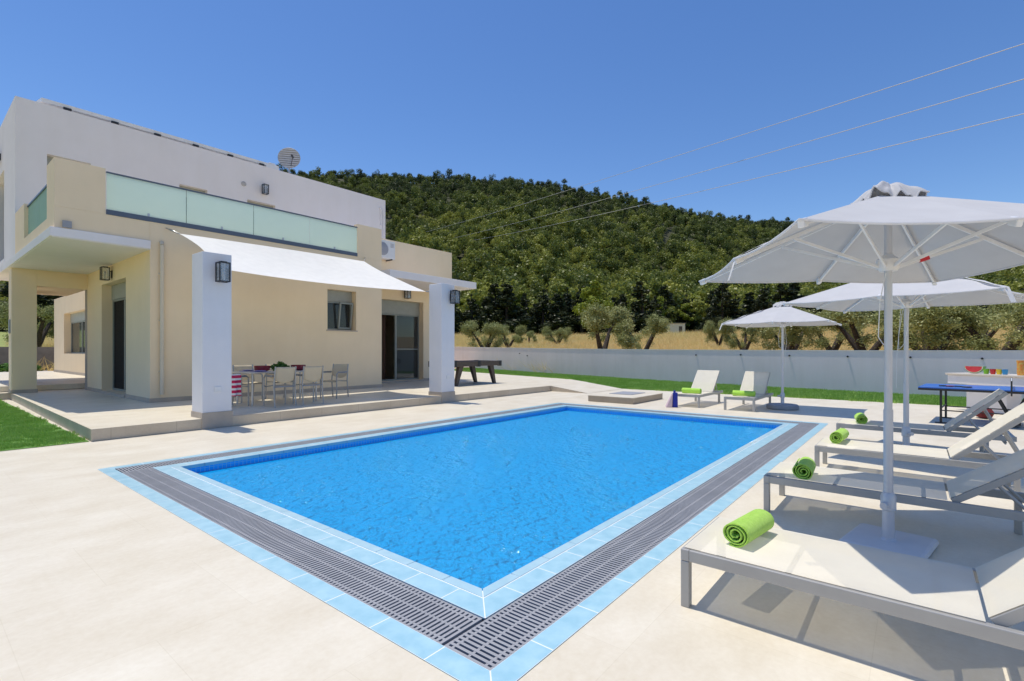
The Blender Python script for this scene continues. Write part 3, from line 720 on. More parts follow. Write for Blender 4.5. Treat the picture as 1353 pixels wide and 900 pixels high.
    # tilted sash of the kitchen window
    s = MB(); s.bar((6.62,12.16,2.12),(6.62,12.05,2.9),0.05,0.05,(1,0,0)); s.bar((7.04,12.16,2.12),(7.04,12.05,2.9),0.05,0.05,(1,0,0)); s.bar((6.6,12.16,2.12),(7.06,12.16,2.12),0.05,0.05); s.bar((6.6,12.05,2.9),(7.06,12.05,2.9),0.05,0.05)
    P(s.build('tilted_sash', 'frame', t))
    P(window_unit(t, 0, 8.95, 11.35, 13.86, Z+0.06, 3.36, 1, 'sliding_door', 0.52, 10.18, 1.0, midbar=1.45))
    P(window_unit(t, 1, 13.9, 16.3, 1.6+0.25, Z+0.08, 3.3, 1, 'porch_door', 0.42, 15.1, 0.0, midbar=None, pane_m='pane_dark'))
    mb = MB(); mb.box(8.95, 11.35, 13.56, 13.95, Z+0.002, Z+0.058); mb.box(1.57, 1.95, 13.9, 16.3, Z+0.002, Z+0.078); mb.box(6.08,7.16,11.925,12.2,2.012,2.048); split(mb, 'sill', 'skirting', t, P)
    # curtain inside the sliding door
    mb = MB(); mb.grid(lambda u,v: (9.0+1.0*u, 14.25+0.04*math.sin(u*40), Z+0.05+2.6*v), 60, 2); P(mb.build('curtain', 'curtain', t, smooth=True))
    # ---- canopy over the sliding door
    mb = MB(); mb.box(8.102, 12.25, 11.5, 13.6, 3.84, 4.09); P(mb.build('door_canopy', 'white', t, bevel=0.008))
    # ---- passage: pillar, beam, lintel
    mb = MB(); mb.box(-0.07, 0.46, 18.0, 18.5, Z, 3.778); P(mb.build('porch_pillar', 'cream', t, bevel=0.006))
    mb = MB(); mb.box(0.46, 1.6, 18.0, 18.3, 3.3, 3.78); mb.box(0.46, 1.6, 18.3, 21.0, 3.3, 3.6); split(mb, 'passage_beam', 'cream', t, P)
    mb = MB(); mb.box(0.18, 0.46, 19.6, 21.0, 0.36, 3.778); P(mb.build('passage_wall', 'cream', t))
    # rear wing seen through the passage
    mb = MB(); wall_boxes(mb, 1, 24.0, 31.5, 2.85, 3.2, Z, 3.97, [(25.0,29.2,1.28,3.15)]); mb.box(3.2, 6, 24.0, 31.5, 3.9, 3.97)
    P(mb.build('rear_wing_wall', 'cream', t))
    P(window_unit(t, 1, 25.0, 29.2, 3.1, 1.28, 3.15, 1, 'rear_window', 0.4, 27.0))
    # ---- skirtings
    mb = MB(); q = Z+0.10
    mb.box(1.585, 8.115, 11.935, 11.95, Z+0.002, q); mb.box(1.585, 1.6, 11.95, 13.89, Z+0.002, q); mb.box(1.585, 1.6, 16.31, 18.0, Z+0.002, q)
    mb.box(11.36, 12.965, 13.585, 13.6, Z+0.002, q); mb.box(8.115,8.94,13.585,13.6,Z+0.002,q); mb.box(-0.085, 0.475, 17.985, 18.0, Z+0.002, q); mb.box(-0.085,-0.07,18.0,18.5,Z+0.002,q); mb.box(2.835,2.85,24.0,31.5,0.362,0.47)
    split(mb, 'skirting', 'skirting', t, P)
    # ---- downpipe
    mb = MB(); mb.tube([(1.82,11.885,Z+0.18),(1.82,11.885,3.9)], 0.045, 12); mb.tube([(1.82,11.885,3.9),(1.82,11.93,3.98)],0.045,12)
    for z in (0.9,2.1,3.2): mb.box(1.765,1.875,11.90,11.95,z,z+0.03)
    P(mb.build('downpipe', 'pipe', t, smooth=True))
    mb = MB(); mb.tube([(11.98,17.27,7.2),(11.98,17.27,7.95),(11.90,17.27,8.0)],0.03,8); mb.tube([(12.1,17.27,5.7),(12.1,17.27,7.95)],0.02,8)
    split(mb, 'vent_pipe', 'white', t, P, smooth=True)
    mb = MB(); mb.lathe([(0.09,0),(0.09,0.02),(0.07,0.03)],(0,0,0),16)
    vent = mb.build('vent_cover', 'dish', t, smooth=True); vent.location = Vector((5.93,17.3,7.55))-o4; vent.rotation_euler = (R(90),0,0)
    mb = MB(); mb.box(0.05,0.2,11.88,11.9,3.99,4.13); P(mb.build('junction_box', 'mid_grey', t))
    mb = MB(); mb.box(-0.10,-0.07,18.15,18.3,1.9,2.3); P(mb.build('meter_box', 'mid_grey', t))
villa()
lantern('black lantern on the porch wall above the shaded side door', (1.6,15.2,3.5), R(-90))
lantern('black lantern above the sliding glass door', (10.42,13.6,3.62), 0)
lantern('black lantern on the white upper storey wall above the glass railing', (6.65,17.3,7.5), 0)
lantern('black lantern high on the far left edge of the upper storey', (-0.07,20.25,7.45), R(-90))

# sail pillars
def pillar(x0, x1, h, label):
    t = thing('white_pillar', label, 'pillar', ((x0+x1)/2, 8.18, TZ))
    w = (x1-x0)/2
    mb = MB(); mb.box(-w, w, -0.25, 0.25, 0.1, h-TZ); mb.build('shaft', 'pillar', t, bevel=0.008)
    mb = MB(); mb.box(-w-0.012, w+0.012, -0.262, 0.262, 0.0, 0.1); mb.box(-w-0.012, w+0.012, -0.264, -0.252, -0.186, 0.0); split(mb, 'skirting', 'skirting', t)
    mb = MB(); mb.box(w-0.30, w-0.18, -0.262, -0.25, 0.46, 0.56); mb.build('power_socket', 'plastic_white', t, bevel=0.004)
    mb = MB(); mb.tube([(0,0.25,h-TZ-0.14),(0.02,0.29,h-TZ-0.16)],0.012,8); mb.build('eye_bolt', 'steel', t)
pillar(1.3, 1.79, 3.18, 'white square pillar nearest the grass and the left end of the terrace')
pillar(7.07, 7.55, 3.22, 'white square pillar in front of the sliding glass door')
lantern('black lantern on the front of the pillar beside the dining table', (1.58,7.93,2.82), 0)
lantern('black lantern on the front of the pillar by the sliding door', (7.42,7.93,2.86), 0)

# shade sail
def sail():
    A, B = Vector((2.03,11.42,4.14)), Vector((7.06,11.42,4.19)); C, D = Vector((1.66,8.50,3.0)), Vector((6.98,8.46,3.02))
    def fn(u, v):
        p = (A.lerp(B,u)).lerp(C.lerp(D,u), v); k = 16*u*(1-u)*v*(1-v)
        p = p + Vector((0,0,-0.10*k)); e = 4*u*(1-u)
        p.y += (-0.10*(1-v) + 0.55*v)*e*0.9
        e2 = 4*v*(1-v); p.x += (0.28*(1-u) - 0.28*u)*e2*0.6
        p.z += 0.012*math.sin(u*23+v*4)*(1-abs(2*v-1))
        return p
    t = thing('shade_sail', 'white shade sail stretched from the villa wall to two pillars', 'shade sail', A)
    mb = MB(); mb.grid(lambda u,v: fn(u,v)-A, 40, 20); mb.build('cloth', 'sail', t, smooth=True, angle=180)
    for p, q in ((A,(1.92,11.95,4.33)),(B,(7.45,11.95,4.42)),(C,(1.6,8.45,3.02)),(D,(7.2,8.45,3.04))):
        mb = MB(); a, b = p-A, Vector(q)-A; mb.tube([a,a.lerp(b,0.3),a.lerp(b,0.32),a.lerp(b,0.75),a.lerp(b,0.78),b],[0.012,0.012,0.02,0.02,0.012,0.012],8)
        mb.build('turnbuckle', 'steel', t, smooth=True)
sail()

# air conditioner on the wing wall
t = thing('air_conditioner', 'white outdoor air conditioner unit on the cream wing wall', 'air conditioner', (9.24,13.6,4.80))
mb = MB(); mb.box(-0.42,0.42,-0.36,-0.04,0.02,0.68); mb.build('casing','ac',t,bevel=0.015)
mb = MB(); mb.lathe([(0.24,0),(0.24,0.012),(0.22,0.02)],(0,0,0),24); o = mb.build('fan_grille','mid_grey',t,smooth=True); o.location=(-0.14,-0.36,0.35); o.rotation_euler=(R(90),0,0)
mb = MB()
for i in range(4): mb.box(0.2,0.36,-0.367,-0.36,0.45+0.04*i,0.465+0.04*i)
split(mb, 'vent_slats', 'mid_grey', t)
mb = MB(); mb.box(-0.3,-0.26,-0.36,0,-0.02,0.02); mb.box(0.26,0.3,-0.36,0,-0.02,0.02); split(mb, 'bracket', 'black', t)

# solar panels along the roof edge, dish, roof box
for i in range(6):
    x = 0.48 + i*1.12
    t = thing('solar_panel', 'thin solar panel tilted above the roof edge, %s' % ['first from the villa\'s left corner','second from the villa\'s left corner','third from the villa\'s left corner','third from the satellite dish','second from the satellite dish','nearest the satellite dish'][i], 'solar panel', (x,17.42,8.47), 0, 'solar panels along the roof edge')
    dz = 0.02*i
    mb = MB(); mb.add([(0,0,0.05),(1.115,0,0.05),(1.115,1.6,0.42),(0,1.6,0.42),(0,0,0.155+0),(1.115,0,0.155),(1.115,1.6,0.46),(0,1.6,0.46)],[(3,2,1,0),(4,5,6,7),(0,1,5,4),(1,2,6,5),(2,3,7,6),(3,0,4,7)]); mb.build('panel_frame','solar_back',t)
    mb = MB(); mb.quad((0.03,0.03,0.165),(1.085,0.03,0.165),(1.085,1.57,0.464),(0.03,1.57,0.464)); mb.build('glass_face','solar',t)
    for xx in (0.56,):
        mb = MB(); mb.box(xx-0.09,xx+0.09,-0.03,0.05,0.0,0.06); mb.build('clamp','black',t)
    mb = MB(); mb.box(1.06,1.11,1.4,1.5,-0.18,0.36); mb.box(0.02,0.07,1.4,1.5,-0.18,0.36); split(mb, 'support_leg', 'steel', t)
t = thing('satellite_dish', 'round grey satellite dish on the roof edge of the villa', 'satellite dish', (7.95,17.8,8.2))
mb = MB(); mb.lathe([(0.001,0.0),(0.15,0.015),(0.30,0.05),(0.42,0.10),(0.43,0.11),(0.42,0.12),(0.30,0.065),(0.15,0.03),(0.001,0.02)],(0,0,0),32)
o = mb.build('reflector','dish',t,smooth=True); o.location=(0,0.05,1.0); o.rotation_euler=(R(86),0,R(-38))
mb = MB()
for i in range(-4,5):
    hw = math.sqrt(max(0.0,0.40**2-(i*0.09)**2)); mb.box(-hw,hw,i*0.09-0.012,i*0.09+0.012,0.112,0.122)
o = mb.build('slat_grid','plastic_white',t); o.location=(0,0.05,1.0); o.rotation_euler=(R(86),0,R(-38))
mb = MB(); mb.tube([(0,0.1,-0.1),(0,0.1,0.95)],0.03,10); mb.build('mast','mid_grey',t,smooth=True)
mb = MB(); mb.tube([(0.0,0.0,0.62),(-0.12,-0.45,0.95)],0.012,6); mb.tube([(-0.12,-0.45,0.9),(-0.13,-0.38,1.02)],0.04,8); mb.build('receiver_arm','black',t,smooth=True)
mb = MB(); mb.box(-0.25,0.25,-0.2,0.2,0,0.22); mb.box(-0.1,0.15,-0.12,0.12,0.22,0.3); tag(mb.build('roof_box','plastic_white',bevel=0.02),'small white box on the roof edge beside the satellite dish','box'); bpy.data.objects['roof_box'].location=(7.05,17.6,8.4)

# ------------------------------------------------------------------ loungers
LG = 'cream mesh sun loungers around the pool'
def lounger(x0, yf, rz, ang, label, hinge=1.15, W=0.68):
    """foot end at local y=0, head toward +y, width along x from 0"""
    t = thing('sun_lounger', label, 'sun lounger', (x0,yf,0), rz, LG)
    L = 1.92; H = 0.315; rw, rh = 0.035, 0.062
    f = MB(); f.box(0,rw,0.045,L,H-rh,H); f.box(W-rw,W,0.045,L,H-rh,H); f.box(0,W,0,0.045,H-rh,H); f.box(rw,W-rw,L-0.04,L,H-rh,H-0.01)
    f.build('frame','alu',t,bevel=0.004)
    for x in (0, W-0.05):
        for y in (0.0, 1.62):
            m = MB(); m.box(x,x+0.05,y+(0.001 if y else 0),y+0.045,0,H-rh-0.001); m.build('leg','alu',t,bevel=0.004)
    m = MB(); 
    for y in (0.5, 1.08): m.tube([(rw,y,H-0.045),(W-rw,y,H-0.045)],0.014,8)
    split(m, 'crossbar', 'alu', t,smooth=True)
    s = MB(); s.grid(lambda u,v: (0.02+(W-0.04)*u, 0.012+(hinge-0.02)*v, H+0.006-0.022*math.sin(math.pi*u)*math.sin(math.pi*min(1,v*1.02))), 10, 20)
    s.build('seat_sling','sling',t,smooth=True,angle=180)
    BL = 0.80; ca, sa = math.cos(ang), math.sin(ang)
    def bp(x, d, off=0): return Vector((x, hinge+0.02+d*ca-off*sa, H-0.005+d*sa+off*ca))
    b = MB()
    for x in (0.055, W-0.055): b.bar(bp(x,0),bp(x,BL),0.028,0.045,(0,-sa,ca))
    b.bar(bp(0.055,BL-0.014),bp(W-0.055,BL-0.014),0.028,0.04,(0,-sa,ca)); b.bar(bp(0.07,0.012),bp(W-0.07,0.012),0.022,0.03,(0,-sa,ca))
    bo = b.build('backrest','alu',t,bevel=0.003)
    s = MB(); s.grid(lambda u,v: bp(0.045+(W-0.09)*u, 0.0+(BL)*v, 0.028-0.015*math.sin(math.pi*u)*math.sin(math.pi*v)), 10, 14); s.build('back_sling','sling',bo,smooth=True,angle=180)
    p = MB()
    for x in (0.1, W-0.1):
        q = bp(x,0.5,-0.02); p.tube([q,(x,min(L-0.06,q.y+0.20),H-0.10)],0.011,8); p.tube([bp(x,0.28,-0.02),(x,q.y+0.05,H-0.09)],0.011,8)
    p.tube([(rw,min(L-0.06,bp(0,0.5).y+0.20),H-0.10),(W-rw,min(L-0.06,bp(0,0.5).y+0.20),H-0.10)],0.011,8)
    split(p, 'support_strut', 'alu', t,smooth=True)
    return t
def towel(label, loc, rz, L=0.36, r=0.078):
    t = thing('rolled_towel', label, 'towel', loc, rz, 'rolled lime green towels on the loungers')
    mb = MB(); N = 90; turns = 3.3; rng = random.Random(sum(ord(c)*(i+1) for i,c in enumerate(label)) % 1000)
    ph = rng.random()*6
    def rad(a):
        k = a/(2*math.pi*turns); return 0.016 + (r-0.02)*k**0.85 + 0.004*math.sin(a*2.3+ph)*(k) - (0.004 if k>0.98 else 0)
    tk = 0.0085
    def outer(i, x, extra):
        a = 2*math.pi*turns*i/N; R_ = rad(a)+extra; 
        zz = R_*math.sin(a+ph); 
        return (x, R_*math.cos(a+ph)*1.06, max(zz, -r*0.93))
    nx = 10; o = len(mb.v)
    for i in range(N+1):
        for j in range(nx+1):
            x = -L/2 + L*j/nx + 0.006*math.sin(i*0.7+ph)*(1 if j in (0,nx) else 0); mb.v.append(outer(i,x,0.0))
        for j in range(nx+1):
            x = -L/2 + L*j/nx + 0.006*math.sin(i*0.7+ph)*(1 if j in (0,nx) else 0); mb.v.append(outer(i,x,-tk))
    w = nx+1
    for i in range(N):
        for j in range(nx):
            a = o+i*2*w+j; b = o+(i+1)*2*w+j
            mb.f.append((a,a+1,b+1,b)); mb.f.append((a+w,b+w,b+w+1,a+w+1))
        for j in (0, nx):
            a = o+i*2*w+j; b = o+(i+1)*2*w+j; mb.f.append((a,b,b+w,a+w))
    for i in (0, N):
        for j in range(nx): a = o+i*2*w+j; mb.f.append((a,a+1,a+1+w,a+w))
    ob = mb.build('roll','towel',t,smooth=True,angle=60); ob.location = (0,0,r*0.93)
    mb = MB()
    for x in (-L/2-0.002, L/2+0.002):
        mb.tube([(x, y, z) for (_, y, z) in [outer(i, x, -tk/2) for i in range(8, N+1)]], 0.0052, 6)
    ob = mb.build('hem','towel',t,smooth=True); ob.location = (0,0,r*0.93)
    return t
HD = R(180)
lounger(1.25+0.0, -0.95, HD, R(41), 'nearest cream lounger, with the largest green towel on its foot end', 1.23)
lounger(3.30, -0.92, HD, R(36), 'second cream lounger from the camera, just beyond the first umbrella pole', 1.22)
lounger(5.15, -1.05, HD, R(43), 'third cream lounger from the camera, before the second umbrella pole', 1.17)
lounger(7.42, -1.02, HD, R(44), 'fourth cream lounger, closest to the blue table tennis table', 1.24)
lounger(10.28, 2.86, R(-90), R(42), 'far lounger beside the navy bag, away from the umbrella pole', 1.15)
lounger(10.24, 1.60, R(-90), R(42), 'far lounger beside the grey umbrella base, its back half shaded', 1.15)
ZT = 0.318
towel('large rolled lime towel on the nearest lounger', (0.97,-1.20,ZT-0.01), R(-8), 0.36)
towel('rolled lime towel on the second lounger from the camera', (2.86,-1.20,ZT-0.01), R(4), 0.36)
towel('rolled lime towel on the third lounger from the camera', (4.97,-1.24,ZT-0.01), R(-4), 0.36)
towel('rolled lime towel on the fourth lounger in front of the tennis table', (7.05,-1.30,ZT-0.01), R(8), 0.36)
towel('rolled lime towel on the far lounger beside the navy bag', (10.70,2.52,ZT-0.01), R(88), 0.46, 0.075)
towel('rolled lime towel on the far lounger next to the umbrella base', (10.66,1.26,ZT-0.01), R(90), 0.48, 0.075)

# ------------------------------------------------------------------ umbrellas
def umbrella(loc, rz, label, base, seed=1):
    t = thing('parasol', label, 'parasol', loc, rz, 'square grey white parasols')
    RC, ZR, ZA = 1.55, 2.05, 2.53; rm = RC*math.cos(R(45))
    rng = random.Random(seed)
    z0 = 0.06
    mb = MB(); mb.tube([(0,0,z0),(0,0,2.52)],0.026,20); mb.tube([(0,0,z0),(0,0,0.98)],0.031,20); mb.build('pole','pole',t,smooth=True)
    mb = MB(); mb.lathe([(0.034,0.26),(0.050,0.27),(0.050,0.36),(0.036,0.39)],(0,0,0),20); mb.tube([(-0.09,0,0.315),(-0.03,0,0.315)],0.012,8); mb.tube([(-0.12,0,0.315),(-0.08,0,0.315)],0.024,10); mb.build('clamp_collar','pole',t,smooth=True)
    def corner(k):
        a = R(45*k); rr = RC if k % 2 == 0 else rm; return Vector((rr*math.cos(a), rr*math.sin(a), ZR + (0.0 if k%2==0 else 0.008)))
    top = Vector((0,0,ZA))
    def fn(k, u, v):
        e0, e1 = corner(k), corner(k+1); e = e0.lerp(e1, u); p = top.lerp(e, v)
        sag = 4*u*(1-u)*v; p.z -= 0.018*sag*(0.5+0.5*v); q = 1-0.02*4*u*(1-u)*v; p.x *= q; p.y *= q
        return p
    mb = MB()
    for k in range(8): mb.grid(lambda u,v: fn(k,u,0.06+0.94*v), 8, 14)
    mb.build('canopy','canopy',t,smooth=True,angle=10)
    mb = MB(); mb.tube([fn(k,i/8,1.0) for k in range(8) for i in range(8)],0.007,6,closed=True); mb.build('hem','hem',t,smooth=True)
    # vent cap with a loose wavy edge
    def cap(a, v):
        rr = 0.23/max(abs(math.cos(a)),abs(math.sin(a)))*0.78; rr *= 1+0.07*math.sin(a*6+seed); x, y = math.cos(a)*rr*v, math.sin(a)*rr*v
        c45 = math.cos(R(45)); x, y = x*c45-y*c45, x*c45+y*c45
        return (x, y, ZA+0.06-0.125*v**2.0 + (0.018*math.sin(a*3+seed)+0.022*math.sin(a*8+2*seed)+0.014*math.sin(a*17+seed)+0.01)*v**1.5 + 0.022*math.sin(a*5+v*7)*v*(1-v)*2)
    mb = MB(); mb.grid(lambda u,v: cap(2*math.pi*u, v), 128, 12); vc = mb.build('vent_cap','canopy',t,smooth=True,angle=180)
    mb = MB(); mb.tube([cap(2*math.pi*i/128,1.0) for i in range(128)],0.006,6,closed=True); mb.build('cap_hem','hem',vc,smooth=True)
    # runner hub, ribs, struts
    mb = MB(); mb.lathe([(0.03,-0.05),(0.055,-0.05),(0.075,-0.02),(0.078,0.03),(0.05,0.05),(0.03,0.07)],(0,0,2.02),20); mb.build('hub','plastic_white',t,smooth=True)
    for k in range(8):
        e = corner(k); a = top+Vector((0,0,-0.03)); e2 = a.lerp(e+Vector((0,0,-0.022)),0.985)
        mb = MB(); mb.bar(a.lerp(e2,0.03), e2, 0.016, 0.026)
        rb = mb.build('rib','plastic_white',t,bevel=0.002)
        d = (e2-a).normalized(); mb = MB(); mb.bar(e2-d*0.05, e2+d*0.01, 0.034, 0.045); mb.build('rib_end','plastic_white',rb,bevel=0.006)
        m = a.lerp(e2, 0.50 if k%2==0 else 0.62); h = Vector((0.07*math.cos(R(45*k)),0.07*math.sin(R(45*k)),2.0))
        mb = MB(); mb.bar(h, m+Vector((0,0,-0.015)), 0.014, 0.022); mb.build('strut','plastic_white',rb,bevel=0.002)
    # tie strap along one rib, lifting off the cloth
    mb = MB()
    def strap(u, v):
        e = corner(3 if seed==1 else 4); p = top.lerp(e, 0.32+0.72*u); side = Vector((-e.y,e.x,0)).normalized()
        p = p + side*(0.05*(v-0.5)+0.02*math.sin(u*14)) + Vector((0,0,0.012+0.005*math.sin(u*19+v)))
        if u > 0.93: p.z -= (u-0.93)*2.2
        return p
    mb.grid(strap, 30, 2); mb.build('tie_strap','hem',t,smooth=True,angle=180)
    mb = MB(); mb.tube([(0.07,0,1.95),(0.12,0.02,1.6),(0.10,0.03,1.42),(0.03,0.04,1.45),(-0.05,0.05,1.5),(-0.09,0.03,1.75),(-0.06,0,1.95)],0.0035,5); mb.tube([(0.06,0.03,1.95),(0.11,0.05,1.3),(0.12,0.05,0.9)],0.003,5); split(mb, 'pull_cord', 'plastic_white', t,smooth=True)
    if base == 'plate':
        mb = MB(); mb.box(-0.26,0.26,-0.26,0.26,0.0,0.055); mb.build('base_plate','pale_base',t,bevel=0.05); mb = MB(); mb.lathe([(0.06,0.05),(0.042,0.07),(0.038,0.28)],(0,0,0),16); mb.build('base_socket','pole',t,smooth=True)
    else:
        c = 'dark_grey' if base == 'octagon' else 'mid_grey'; n = 8 if base == 'octagon' else 28; rr = 0.30 if base == 'octagon' else 0.35
        mb = MB(); mb.lathe([(rr-0.02,0.0),(rr,0.02),(rr,0.09),(rr-0.03,0.115),(0.07,0.13)],(0,0,0),n); mb.build('base_weight',c,t,smooth=True,angle=30); mb = MB(); mb.lathe([(0.05,0.12),(0.04,0.15),(0.038,0.30)],(0,0,0),16); mb.build('base_socket','pole',t,smooth=True)
    if base == 'plate':
        a, e = Vector((0,0,ZA-0.03)), corner(0); mb = MB(); h = Vector((0.07*math.cos(R(-45)),0.07*math.sin(R(-45)),2.0)); m = a.lerp(corner(7),0.62)+Vector((0,0,-0.035))
        mb.bar(h.lerp(m,0.25),h.lerp(m,0.36),0.018,0.028); mb.build('red_sticker','red',t)
    return t
UM = umbrella((2.33,-1.80,0), R(-10), 'nearest and largest parasol, over the first two loungers', 'plate', 1); UM.scale = (1.09, 0.93, 1.0)
umbrella((6.32,-1.85,0), R(32), 'middle parasol on a dark octagonal base between the third and fourth loungers', 'octagon', 2)
umbrella((11.35,0.56,0), R(-45), 'small looking far parasol with round grey base beside the two far loungers', 'round', 3)

# ------------------------------------------------------------------ table tennis, bar counter and things on them
t = thing('table_tennis_table', 'blue table tennis table with net behind the loungers', 'table', (10.5,-1.98,0), R(-6))
LT, WT = 2.6, 1.36; H = 0.70
mb = MB(); mb.box(0,WT,-LT/2+0.004,0,H-0.022,H); mb.box(0,WT,-LT,-LT/2-0.004,H-0.022,H); mb.build('table_top','table_blue',t,bevel=0.004)
mb = MB(); mb.box(0,WT,-0.02,0.0,H-0.062,H-0.023); mb.box(0,0.02,-LT,-0.021,H-0.062,H-0.023); mb.box(WT-0.02,WT,-LT,-0.021,H-0.062,H-0.023); mb.box(0.02,WT-0.02,-LT,-LT+0.02,H-0.062,H-0.023); split(mb, 'apron', 'black', t)
for x in (0.16,WT-0.16):
    for y in (-0.33,-LT+0.33):
        mb = MB(); mb.box(x-0.018,x+0.018,y-0.018,y+0.018,0.02,H-0.03); mb.box(x-0.03,x+0.03,y-0.09,y+0.09,0,0.02); mb.build('leg','black',t)
mb = MB(); 
for y in (-0.33,-LT+0.33): mb.box(0.16,WT-0.16,y-0.01,y+0.01,0.28,0.30)
mb.box(0.15,0.17,-LT+0.33,-0.33,0.24,0.26); mb.box(WT-0.17,WT-0.15,-LT+0.33,-0.33,0.24,0.26); split(mb, 'cross_rail', 'black', t)
mb = MB(); mb.box(0.3,WT-0.3,-LT/2-0.12,-LT/2+0.12,0.05,0.11)
for x in (0.32,WT-0.32): mb.bar((x,-LT/2,0.1),(x,-LT/2-0.25,H-0.04),0.03,0.03); mb.bar((x,-LT/2,0.1),(x,-LT/2+0.25,H-0.04),0.03,0.03)
mb.build('undercarriage','black',t)
mb = MB(); mb.box(0.02,0.035,-LT+0.02,-0.02,H+0.0006,H+0.0016); mb.box(WT-0.035,WT-0.02,-LT+0.02,-0.02,H+0.0006,H+0.0016); split(mb, 'white_line', 'plastic_white', t)
M['net'] = fabric('black_net', (0.05,0.05,0.06), 0.1, 0.55)
mb = MB(); mb.box(-0.12,WT+0.12,-LT/2-0.003,-LT/2+0.003,H+0.002,H+0.15); nt = mb.build('net','net',t)
mb = MB(); mb.box(-0.12,WT+0.12,-LT/2-0.006,-LT/2+0.006,H+0.15,H+0.165); mb.build('net_tape','plastic_white',nt)
for x in (-0.12,WT+0.12):
    mb = MB(); mb.tube([(x,-LT/2,H-0.1),(x,-LT/2,H+0.17)],0.012,8); mb.build('net_post','black',t)
def paddle(label, loc, rz, m):
    t = thing('table_tennis_bat', label, 'table tennis bat', loc, rz)
    mb = MB(); mb.lathe([(0.075,0),(0.08,0.004),(0.08,0.012),(0.075,0.016)],(0,0,0.0),24,1.0,0.95); mb.build('blade',m,t)
    mb = MB(); mb.box(0.07,0.18,-0.014,0.014,0.0,0.022); mb.build('grip','wood_dark',t,bevel=0.004)
paddle('red table tennis bat lying on the blue table', (10.82,-2.46,H+0.008), R(120), 'bowl_red')
paddle('black table tennis bat beside the red one on the blue table', (10.68,-2.70,H+0.008), R(70), 'black')

bt = thing('bar_counter', 'white masonry bar counter on a pedestal behind the tennis table', 'counter', (13.75,-2.55,0), R(-128))
# local +x along the counter, local +y away from the viewer's side is negative
mb = MB(); mb.box(-0.02,2.9,0.0,0.75,0.63,0.83); mb.build('counter_body','counter',bt,bevel=0.01)
mb = MB(); mb.box(-0.05,2.93,-0.03,0.78,0.832,0.875); mb.build('counter_top','counter_top',bt,bevel=0.006)
mb = MB(); mb.box(0.25,1.05,0.2,0.65,0.0,0.628); mb.box(1.75,2.55,0.2,0.65,0.0,0.628); mb.build('pedestal','counter',bt,bevel=0.008)
bm_ = Matrix.Translation((13.75,-2.55,0)) @ Matrix.Rotation(R(-128),4,'Z')
def onbar(x, y): p = bm_ @ Vector((x,y,0.877)); return (p.x,p.y,p.z)
t = thing('watermelon_slice', 'cut half watermelon with red flesh on the bar counter', 'watermelon', onbar(0.40,0.22), R(-128))
def half(rx, rz_, ry, name, m, y):
    mb = MB(); n = 24; pts = [(rx*math.cos(math.pi+math.pi*i/n), rz_*math.sin(math.pi+math.pi*i/n)) for i in range(n+1)]
    vs = [(x,y,z+rz_) for x,z in pts]+[(x*0.55,y+ry,z*0.55+rz_) for x,z in pts]; k=n+1
    fs = [tuple(range(k-1,-1,-1)), tuple(range(k,2*k))]+[(i,i+1,k+i+1,k+i) for i in range(n)]+[(n,0,k,2*k-1)]
    mb.add(vs,fs); return mb.build(name,m,t)
half(0.21,0.165,0.20,'rind','melon_green',0.0); o=half(0.195,0.152,0.01,'inner_rind','melon_white',-0.012); o.location=(0,0,0.013); o=half(0.175,0.135,0.01,'flesh','melon_red',-0.024); o.location=(0,0,0.030)
for x, m, lab in ((0.66,'green_plastic','green'),(0.79,'red','red'),(0.91,'yellow','yellow'),(1.02,'blue','blue')):
    mb = MB(); mb.lathe([(0.040,0),(0.055,0.115),(0.050,0.115),(0.036,0.006)],(0,0,0),16); o = mb.build('drinking_cup',m,smooth=True); o.location = onbar(x,0.2)
    tag(o,'small %s cup on the bar counter beside the watermelon' % lab,'cup','coloured cups on the bar counter')
mb = MB(); mb.lathe([(0.075,0),(0.085,0.05),(0.082,0.2),(0.09,0.32),(0.078,0.32),(0.07,0.02)],(0,0,0),20); o = mb.build('drink_jug','orange',smooth=True); o.location = onbar(1.33,0.2)
tag(o,'orange and yellow patterned jug standing on the bar counter','jug')
t = thing('potted_plant', 'small green plant in a blue pot on the bar counter', 'potted plant', onbar(1.52,0.24))
mb = MB(); mb.lathe([(0.055,0),(0.075,0.15),(0.078,0.16),(0.066,0.16),(0.05,0.12)],(0,0,0),18); mb.build('pot','blue',t,smooth=True)
v,q,va = leaves(np.random.default_rng(5),[(0,0,0.22,0.09,0.09,0.09)],260,0.06); o = bpy.data.objects.new('foliage', raw_mesh('foliage',v,q,va,M['bush'])); COL.objects.link(o); o.parent = t
mb = MB(); mb.box(-0.3,0.3,-0.14,0.14,0,0.035); mb.box(-0.26,0.26,-0.11,0.11,0.035,0.04); o = mb.build('serving_tray','purple',bevel=0.01); o.location = onbar(1.98,0.22); o.rotation_euler=(0,0,R(-128)); tag(o,'flat purple tray on the bar counter beside the plant pot','tray')
mb = MB(); mb.lathe([(0.03,0),(0.13,0.03),(0.17,0.12),(0.12,0.2),(0.05,0.24),(0.02,0.28)],(0,0,0),10,1.25,0.9); o = mb.build('duffel_bag','darkred',smooth=True); o.location=(11.9,-3.25,0.0); tag(o,'dark red bag on the deck beneath the tennis table','bag')
o.rotation_euler=(0,0,R(20)); o.location=(12.1,-3.05,0.0)

